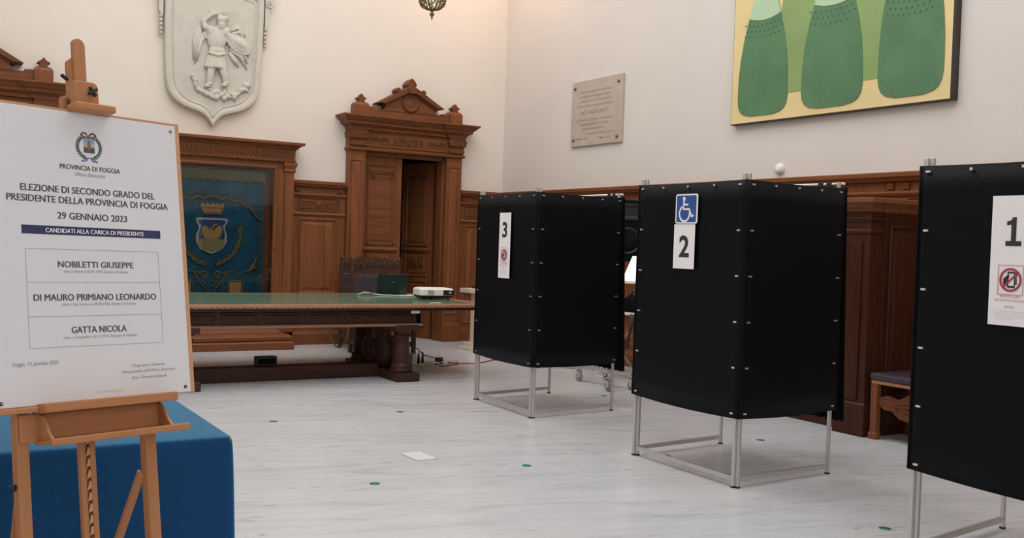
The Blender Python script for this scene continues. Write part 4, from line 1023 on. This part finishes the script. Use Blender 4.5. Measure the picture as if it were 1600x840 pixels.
b = MB(); b.lathe([(.02, -.035), (.07, -.02), (.105, .02), (.118, .10), (.11, .22), (.07, .30), (.03, .32)], (0, 0, 0), 24); b.build('glass_globe', 'lantern_glass', LN)
b = MB()
for k in range(3):
    a = 2*PI*k/3+.4; b.tube([(.158*math.cos(a), .158*math.sin(a), .03), (.03*math.cos(a), .03*math.sin(a), .55)], .006, 6)
b.tube([(0, 0, .54), (0, 0, 3.9)], .009, 6); b.build('chain', 'brass', LN)

# ------------------------------------------------------------------ blue table, easel and poster
BT = thing('cloth_table', 'table under a blue cloth behind the easel', 'table', (.16, 4.18, 0))
hx, hy, hz = .88, .50, .75
b = MB(); b.box(-hx, hx, -hy, hy, hz-.03, hz-.004); b.build('tabletop', 'beech_level', BT)
for x in (-hx+.06, hx-.06):
    for y in (-hy+.06, hy-.06):
        b = MB(); b.box(x-.025, x+.025, y-.025, y+.025, 0, hz-.03); b.build('leg', 'aluminium', BT)
b = MB()
per = []
N = 46
def perim(hx, hy):
    out = []
    for k in range(N): out.append((-hx+2*hx*k/N, -hy, 0, -1))
    for k in range(26): out.append((hx, -hy+2*hy*k/26, 1, 0))
    for k in range(N): out.append((hx-2*hx*k/N, hy, 0, 1))
    for k in range(26): out.append((-hx, hy-2*hy*k/26, -1, 0))
    return out
pr = perim(hx+.004, hy+.004); n_ = len(pr); rs = []
rs.append([(x*.985, y*.98, hz+.002) for x, y, a, c in pr])
rs.append([(x, y, hz) for x, y, a, c in pr])
for lev, z in ((.1, hz-.02), (.5, hz*.6), (1.0, .012)):
    ring = []
    for k, (x, y, a, c) in enumerate(pr):
        w_ = (.018*math.sin(k*.95)+.010*math.sin(k*.41+1))*lev + .008 + .018*lev
        ring.append((x+a*w_, y+c*w_, z))
    rs.append(ring)
b.rings(rs, cap0=True, cap1=False, smooth=True); o = b.build('tablecloth', 'blue_cloth', BT)
o.modifiers.new('subd', 'SUBSURF').levels = 1

# easel frame: local x along the board, z up the tilted board, y away from the viewer
SCL = .845
org = Vector((.248, 3.509, .924-CAM_H))*SCL + Vector((0, 0, CAM_H))
ya, ti, ro = math.radians(19.874), math.radians(9.79), math.radians(-.70)
e1 = Vector((math.cos(ya), math.sin(ya), 0)); nv = Vector((-math.sin(ya), math.cos(ya), 0))
e2 = math.cos(ti)*Vector((0, 0, 1))+math.sin(ti)*nv
ea = math.cos(ro)*e1+math.sin(ro)*e2; eb = -math.sin(ro)*e1+math.cos(ro)*e2; en = eb.cross(ea)*-1
if en.dot(nv) < 0: en = -en
BM = Matrix((ea, en, eb)).transposed().to_4x4(); BM.translation = org
PW, PH = .6959*SCL, SCL
EZ = thing('easel', 'beech wood studio easel standing before the blue table', 'easel', (org.x+.28, org.y+.10, 0))
EZi = Matrix.Translation((org.x+.28, org.y+.10, 0)).inverted()
LM = EZi @ BM                                # board frame -> easel local
def eb_build(mb, name, mat, parent=EZ, bevel=.004):
    o = mb.build(name, mat, parent, bevel)
    if parent is EZ: o.matrix_local = LM
    return o
FD = -(org.z)/eb.z                           # board coordinate at floor level (along the tilt)
b = MB(); b.box(.060, .094, .022, .058, FD+.05, .30); eb_build(b, 'leg', 'beech')
b = MB(); b.box(.440, .476, .022, .058, FD+.05, .30); eb_build(b, 'leg', 'beech')
b = MB(); b.box(.02, .51, .058, .09, .12, .17); b.box(.06, .476, .022, .058, FD+.09, FD+.14); eb_build(b, 'cross_bar', 'beech_level')
# ratchet mast: two strips with the saw-tooth rack between
b = MB(); b.box(.239, .256, .028, .05, FD+.14, .9); b.box(.269, .286, .028, .05, FD+.14, .9); b.box(.256, .269, .042, .05, FD+.14, .9); mast = eb_build(b, 'ratchet_mast', 'beech')
b = MB(); k = 0; z = FD+.20
while z < .1:
    b.prism([(.256, z), (.269, z+.004), (.269, z+.022), (.264, z+.026)], .030, .043); z += .032
b.build('ratchet_teeth', 'board_ply', mast)
b = MB(); b.prism([(.270, .86), (.308, .86), (.308, 1.058), (.302, 1.072), (.289, 1.078), (.276, 1.075), (.270, 1.066)], .006, .026); eb_build(b, 'sliding_mast', 'beech')
b = MB(); b.prism([(.262, .80), (.275, .80), (.275, 1.02), (.268, 1.018), (.262, 1.008)], .018, .05); eb_build(b, 'mast_rail', 'beech')
b = MB(); b.prism([(.252, .845), (.328, .845), (.328, .925), (.322, .936), (.312, .940), (.252, .938)], -.020, .006); clamp = eb_build(b, 'top_clamp', 'beech')
b = MB(); b.box(.240, .366, -.048, .006, .846, .868); b.build('clamp_lip', 'beech_level', clamp, .005)
b = MB(); b.lathe([(0, 0), (.008, 0), (.008, -.012), (0, -.013)], (.304, -.02, .908), 12, 'y')
for a in (.6, .6+PI/2): 
    dx, dz = math.cos(a)*.016, math.sin(a)*.016; b.beam((.304-dx, -.030, .908-dz), (.304+dx, -.030, .908+dz), .008, .010, (0, 1, 0))
b.build('wing_knob', 'iron_black', clamp, .002)
b = MB(); b.beam((.262, .034, .952), (.248, .034, .962), .010, .010, (0, 1, 0)); b.ell((.247, .034, .963), (.006, .006, .006)); eb_build(b, 'rear_knob', 'iron_black')
b = MB(); b.box(.107, .511, -.055, -.0015, -.022, .005); b.box(.107, .511, -.0015, .03, -.022, -.002); b.box(-.0, .108, -.018, .03, -.018, -.002); eb_build(b, 'canvas_ledge', 'beech_level')
# paint tray
b = MB(); b.box(.112, .486, .006, .022, -.095, -.022); b.box(.107, .524, -.072, .022, -.108, -.095); b.box(.107, .530, -.080, -.066, -.112, -.092)
tray = eb_build(b, 'tray', 'beech_level')
for x0 in (.114, .476):
    b = MB(); cur = [(.006, -.022), (-.012, -.03), (-.030, -.05), (-.045, -.075), (-.066, -.095), (.006, -.095)]
    b.rings([[(x0, y, z) for y, z in cur], [(x0+.009, y, z) for y, z in cur]]); b.build('tray_end', 'beech', tray, .001)
b = MB(); b.box(.066, .116, .012, .024, -.10, -.02); eb_build(b, 'tray_bracket', 'beech')
# rear struts reach the floor behind
for x_, dx in ((.438, -.12), (.075, .03)):
    top = LM @ Vector((x_, .05, -.225)); 
    foot = Vector((top.x, top.y, 0)) + Vector((dx, .0, 0)) + Vector((-.06, .22, 0))
    b = MB(); b.beam(top, foot+Vector((0, 0, .012)), .022, .022, (1, 0, 0)); b.build('rear_strut', 'beech', EZ, .003)
for x_ in (.077, .458):
    p = LM @ Vector((x_, .04, FD+.05)); b = MB(); b.box(p.x-.02, p.x+.02, p.y-.14, p.y+.18, 0, .052); b.build('foot', 'beech', EZ, .006)
b = MB(); p = LM @ Vector((.052, .04, -.215)); b.ell(p, (.010, .010, .010)); b.build('side_knob', 'iron_black', EZ)

BD = thing('poster_board', 'light plywood board clamped upright on the easel', 'board'); BD.matrix_world = BM
b = MB(); b.box(-.014, .6045, .001, .006, -.0015, .853); b.build('board_sheet', 'board_ply', BD)
PO = thing('election_poster', 'white election poster listing three candidates, pinned to the easel board', 'poster'); PO.matrix_world = BM
b = MB(); b.box(-.004, PW+.001, -.001, .0005, .001, PH); b.build('paper', 'poster_paper', PO)
def tx(body, u0, u1, v, cap, mat='ink_dark', bold=0.0, sh=0.0): return lettering(body, u0*PW, u1*PW, v*PH, cap*PH, -.0016, mat, PO, 0, 'lettering', sh, None, cap*PH*(.036 if bold else .015))
tx('PROVINCIA DI FOGGIA', .352, .668, .797, .0165, 'ink_dark', .006)
tx('Ufficio Elettorale', .425, .585, .776, .0125, 'ink_grey')
tx('ELEZIONE DI SECONDO GRADO DEL', .155, .856, .712, .0225, 'ink_dark', .005)
tx('PRESIDENTE DELLA PROVINCIA DI FOGGIA', .088, .930, .676, .0225, 'ink_dark', .005)
tx('29 GENNAIO 2023', .328, .692, .622, .0225, 'ink_dark', .005)
b = MB(); b.box(.151*PW, .877*PW, -.0016, -.001, .5665*PH, .596*PH); b.build('title_bar', 'ink_navy', PO)
tx('CANDIDATI ALLA CARICA DI PRESIDENTE', .265, .780, .5735, .0145, 'paper_white', .008).location = (0, -.0006, 0)
b = MB(); y0, y1 = -.0016, -.001
for v in (.517, .405, .290, .187): b.box(.164*PW, .857*PW, y0, y1, v*PH-.0006, v*PH+.0006)
for u in (.164, .857): b.box(u*PW-.0006, u*PW+.0006, y0, y1, .187*PH, .517*PH)
b.build('ruled_box', 'ink_grey', PO)
tx('NOBILETTI GIUSEPPE', .318, .712, .456, .0205, 'ink_dark', .005)
tx('nato a Vieste il 20.07.1976, Sindaco di Vieste', .345, .680, .438, .0085, 'ink_grey')
tx('DI MAURO PRIMIANO LEONARDO', .193, .830, .343, .0215, 'ink_dark', .005)
tx('nato a San Severo il 28.05.1964, Sindaco di Lesina', .330, .715, .326, .0085, 'ink_grey')
tx('GATTA NICOLA', .370, .655, .232, .0215, 'ink_dark', .005)
tx('nato a Cerignola il 24.11.1974, Sindaco di Candela', .330, .710, .214, .0085, 'ink_grey')
tx('Foggia, 13 gennaio 2023', .082, .295, .132, .0115, 'ink_grey')
tx('Il Segretario Generale', .675, .856, .105, .0095, 'ink_grey')
tx("Responsabile dell'Ufficio Elettorale", .622, .916, .085, .0095, 'ink_grey')
tx('Dott. Giacomo Scalzulli', .668, .865, .063, .0095, 'ink_grey', 0, .25)
tx('Amministrazione Provinciale', .478, .62, .026, .004, 'ink_pale')
# provincial arms
ex, ez, es = .507*PW, .885*PH, .046*PH
def E_(x, z): return (ex+x*es, ez+z*es)
b = MB(); b.prism([E_(-.42, -.52), E_(.44, -.52), E_(.44, .55), E_(-.42, .55)], -.0018, -.001); em = b.build('emblem', 'haze_print', PO)
b = MB(); b.prism([E_(-.42, -.52), E_(.44, -.52), E_(.44, -.12), E_(.2, -.10), E_(0, -.2), E_(-.25, -.08), E_(-.42, -.12)], -.0022, -.001); b.build('emblem_land', 'land_print', em)
b = MB(); b.prism([E_(-.42, .25), E_(.44, .25), E_(.44, .55), E_(-.42, .55)], -.0022, -.001); b.build('emblem_sky', 'sky_print', em)
b = MB(); b.prism([E_(-.10, -.3), E_(.12, -.3), E_(.14, .1), E_(.05, .45), E_(-.05, .45), E_(-.12, .1)], -.0025, -.001); b.build('emblem_figure', 'crown_print', em)
b = MB(); b.prism([E_(-.38, .58), E_(.40, .58), E_(.45, .80), E_(.18, .74), E_(0, .9), E_(-.18, .74), E_(-.42, .80)], -.0022, -.001); b.build('emblem_crown', 'crown_print', em)
b = MB()
for s in (-1, 1):
    for k in range(13):
        a = math.radians(-72+k*10.5); r_ = .92; x, z = s*r_*math.cos(a), -.08+r_*math.sin(a)*.98
        for side in (-1, 1):
            an = a+PI/2+side*.7; dx, dz = s*math.cos(an)*.22, math.sin(an)*.22; px_, pz_ = -dz*.32, dx*.32
            b.prism([E_(x, z), E_(x+dx*.5+px_, z+dz*.5+pz_), E_(x+dx, z+dz), E_(x+dx*.5-px_, z+dz*.5-pz_)], -.0018, -.001)
    b.stroke([E_(s*.12, .86), E_(s*.25, 1.0), E_(s*.45, 1.0), E_(s*.62, .8)], es*.12, -.002, -.001)
b.build('emblem_wreath', 'leaf_print', em)
b = MB()
for s in (-1, 1): b.stroke([E_(s*.05, -.92), E_(s*.3, -.98), E_(s*.45, -1.12), E_(s*.66, -1.22)], es*.10, -.002, -.001); b.stroke([E_(s*.1, -.9), E_(s*.25, -1.15), E_(s*.42, -1.2)], es*.08, -.002, -.001)
b.build('emblem_ribbon', 'ribbon_print', em)
# drawing pins
pin0 = None
for k, (u, v, lb) in enumerate(((.022, .016, 'black drawing pin at the lower left corner of the poster'), (.972, .020, 'black drawing pin at the lower right corner of the poster'), (.975, .978, 'pale drawing pin at the upper right corner of the poster'))):
    PN = thing('drawing_pin', lb, 'drawing pin', group='drawing pins on the poster'); PN.matrix_world = BM @ Matrix.Translation((u*PW, -.001, v*PH))
    b = MB(); b.lathe([(0, 0), (.0055, 0), (.0055, -.0015), (.0035, -.003), (0, -.0032)], (0, 0, 0), 16, 'y'); b.build('pin_head', 'iron_black' if k < 2 else 'brass', PN)
    b = MB(); b.lathe([(0, -.003), (.0022, -.003), (.0018, -.0042), (0, -.0044)], (0, 0, 0), 10, 'y'); b.build('pin_stud', 'aluminium', PN)

# ------------------------------------------------------------------ floor marks
dots = [(2.48, 5.62, 'green round floor sticker, nearest to the blue table'), (3.62, 5.68, 'green round floor sticker in front of the middle booth, left of it'), (4.75, 5.57, 'green round floor sticker inside the frame of booth 2'), (5.86, 5.73, 'green round floor sticker behind booth 2'), (2.56, 7.85, 'green round floor sticker nearest the left foot of the long table'), (3.71, 7.91, 'green round floor sticker in front of the right foot of the long table'), (4.88, 7.98, 'green round floor sticker inside the frame of booth 3'), (6.04, 8.07, 'green round floor sticker by the castors behind booth 3'), (4.64, 3.58, 'green round floor sticker left of booth 1')]
MATS['dot'] = MATS['sticker_green']
src = MB().lathe([(0, 0), (.033, 0), (.033, .0012), (0, .0014)], (0, 0, 0), 24)
proto = src.build('floor_sticker', 'sticker_green')
for k, (x, y, lb) in enumerate(dots):
    o = proto if k == 0 else proto.copy()
    if k: COL.objects.link(o)
    o.location = (x, y, .0005); tag(o, lb, 'sticker', 'green floor stickers')
HT = thing('floor_hatch', 'small white square hatch set in the marble floor', 'hatch', (3.075, 6.23, 0), .03)
b = MB(); b.box(-.083, .083, -.135, .135, 0, .0012); b.build('hatch_joint', 'ink_dark', HT)
b = MB(); b.box(-.079, .079, -.131, .131, 0, .0022); b.build('hatch_cover', 'hatch_stone', HT)
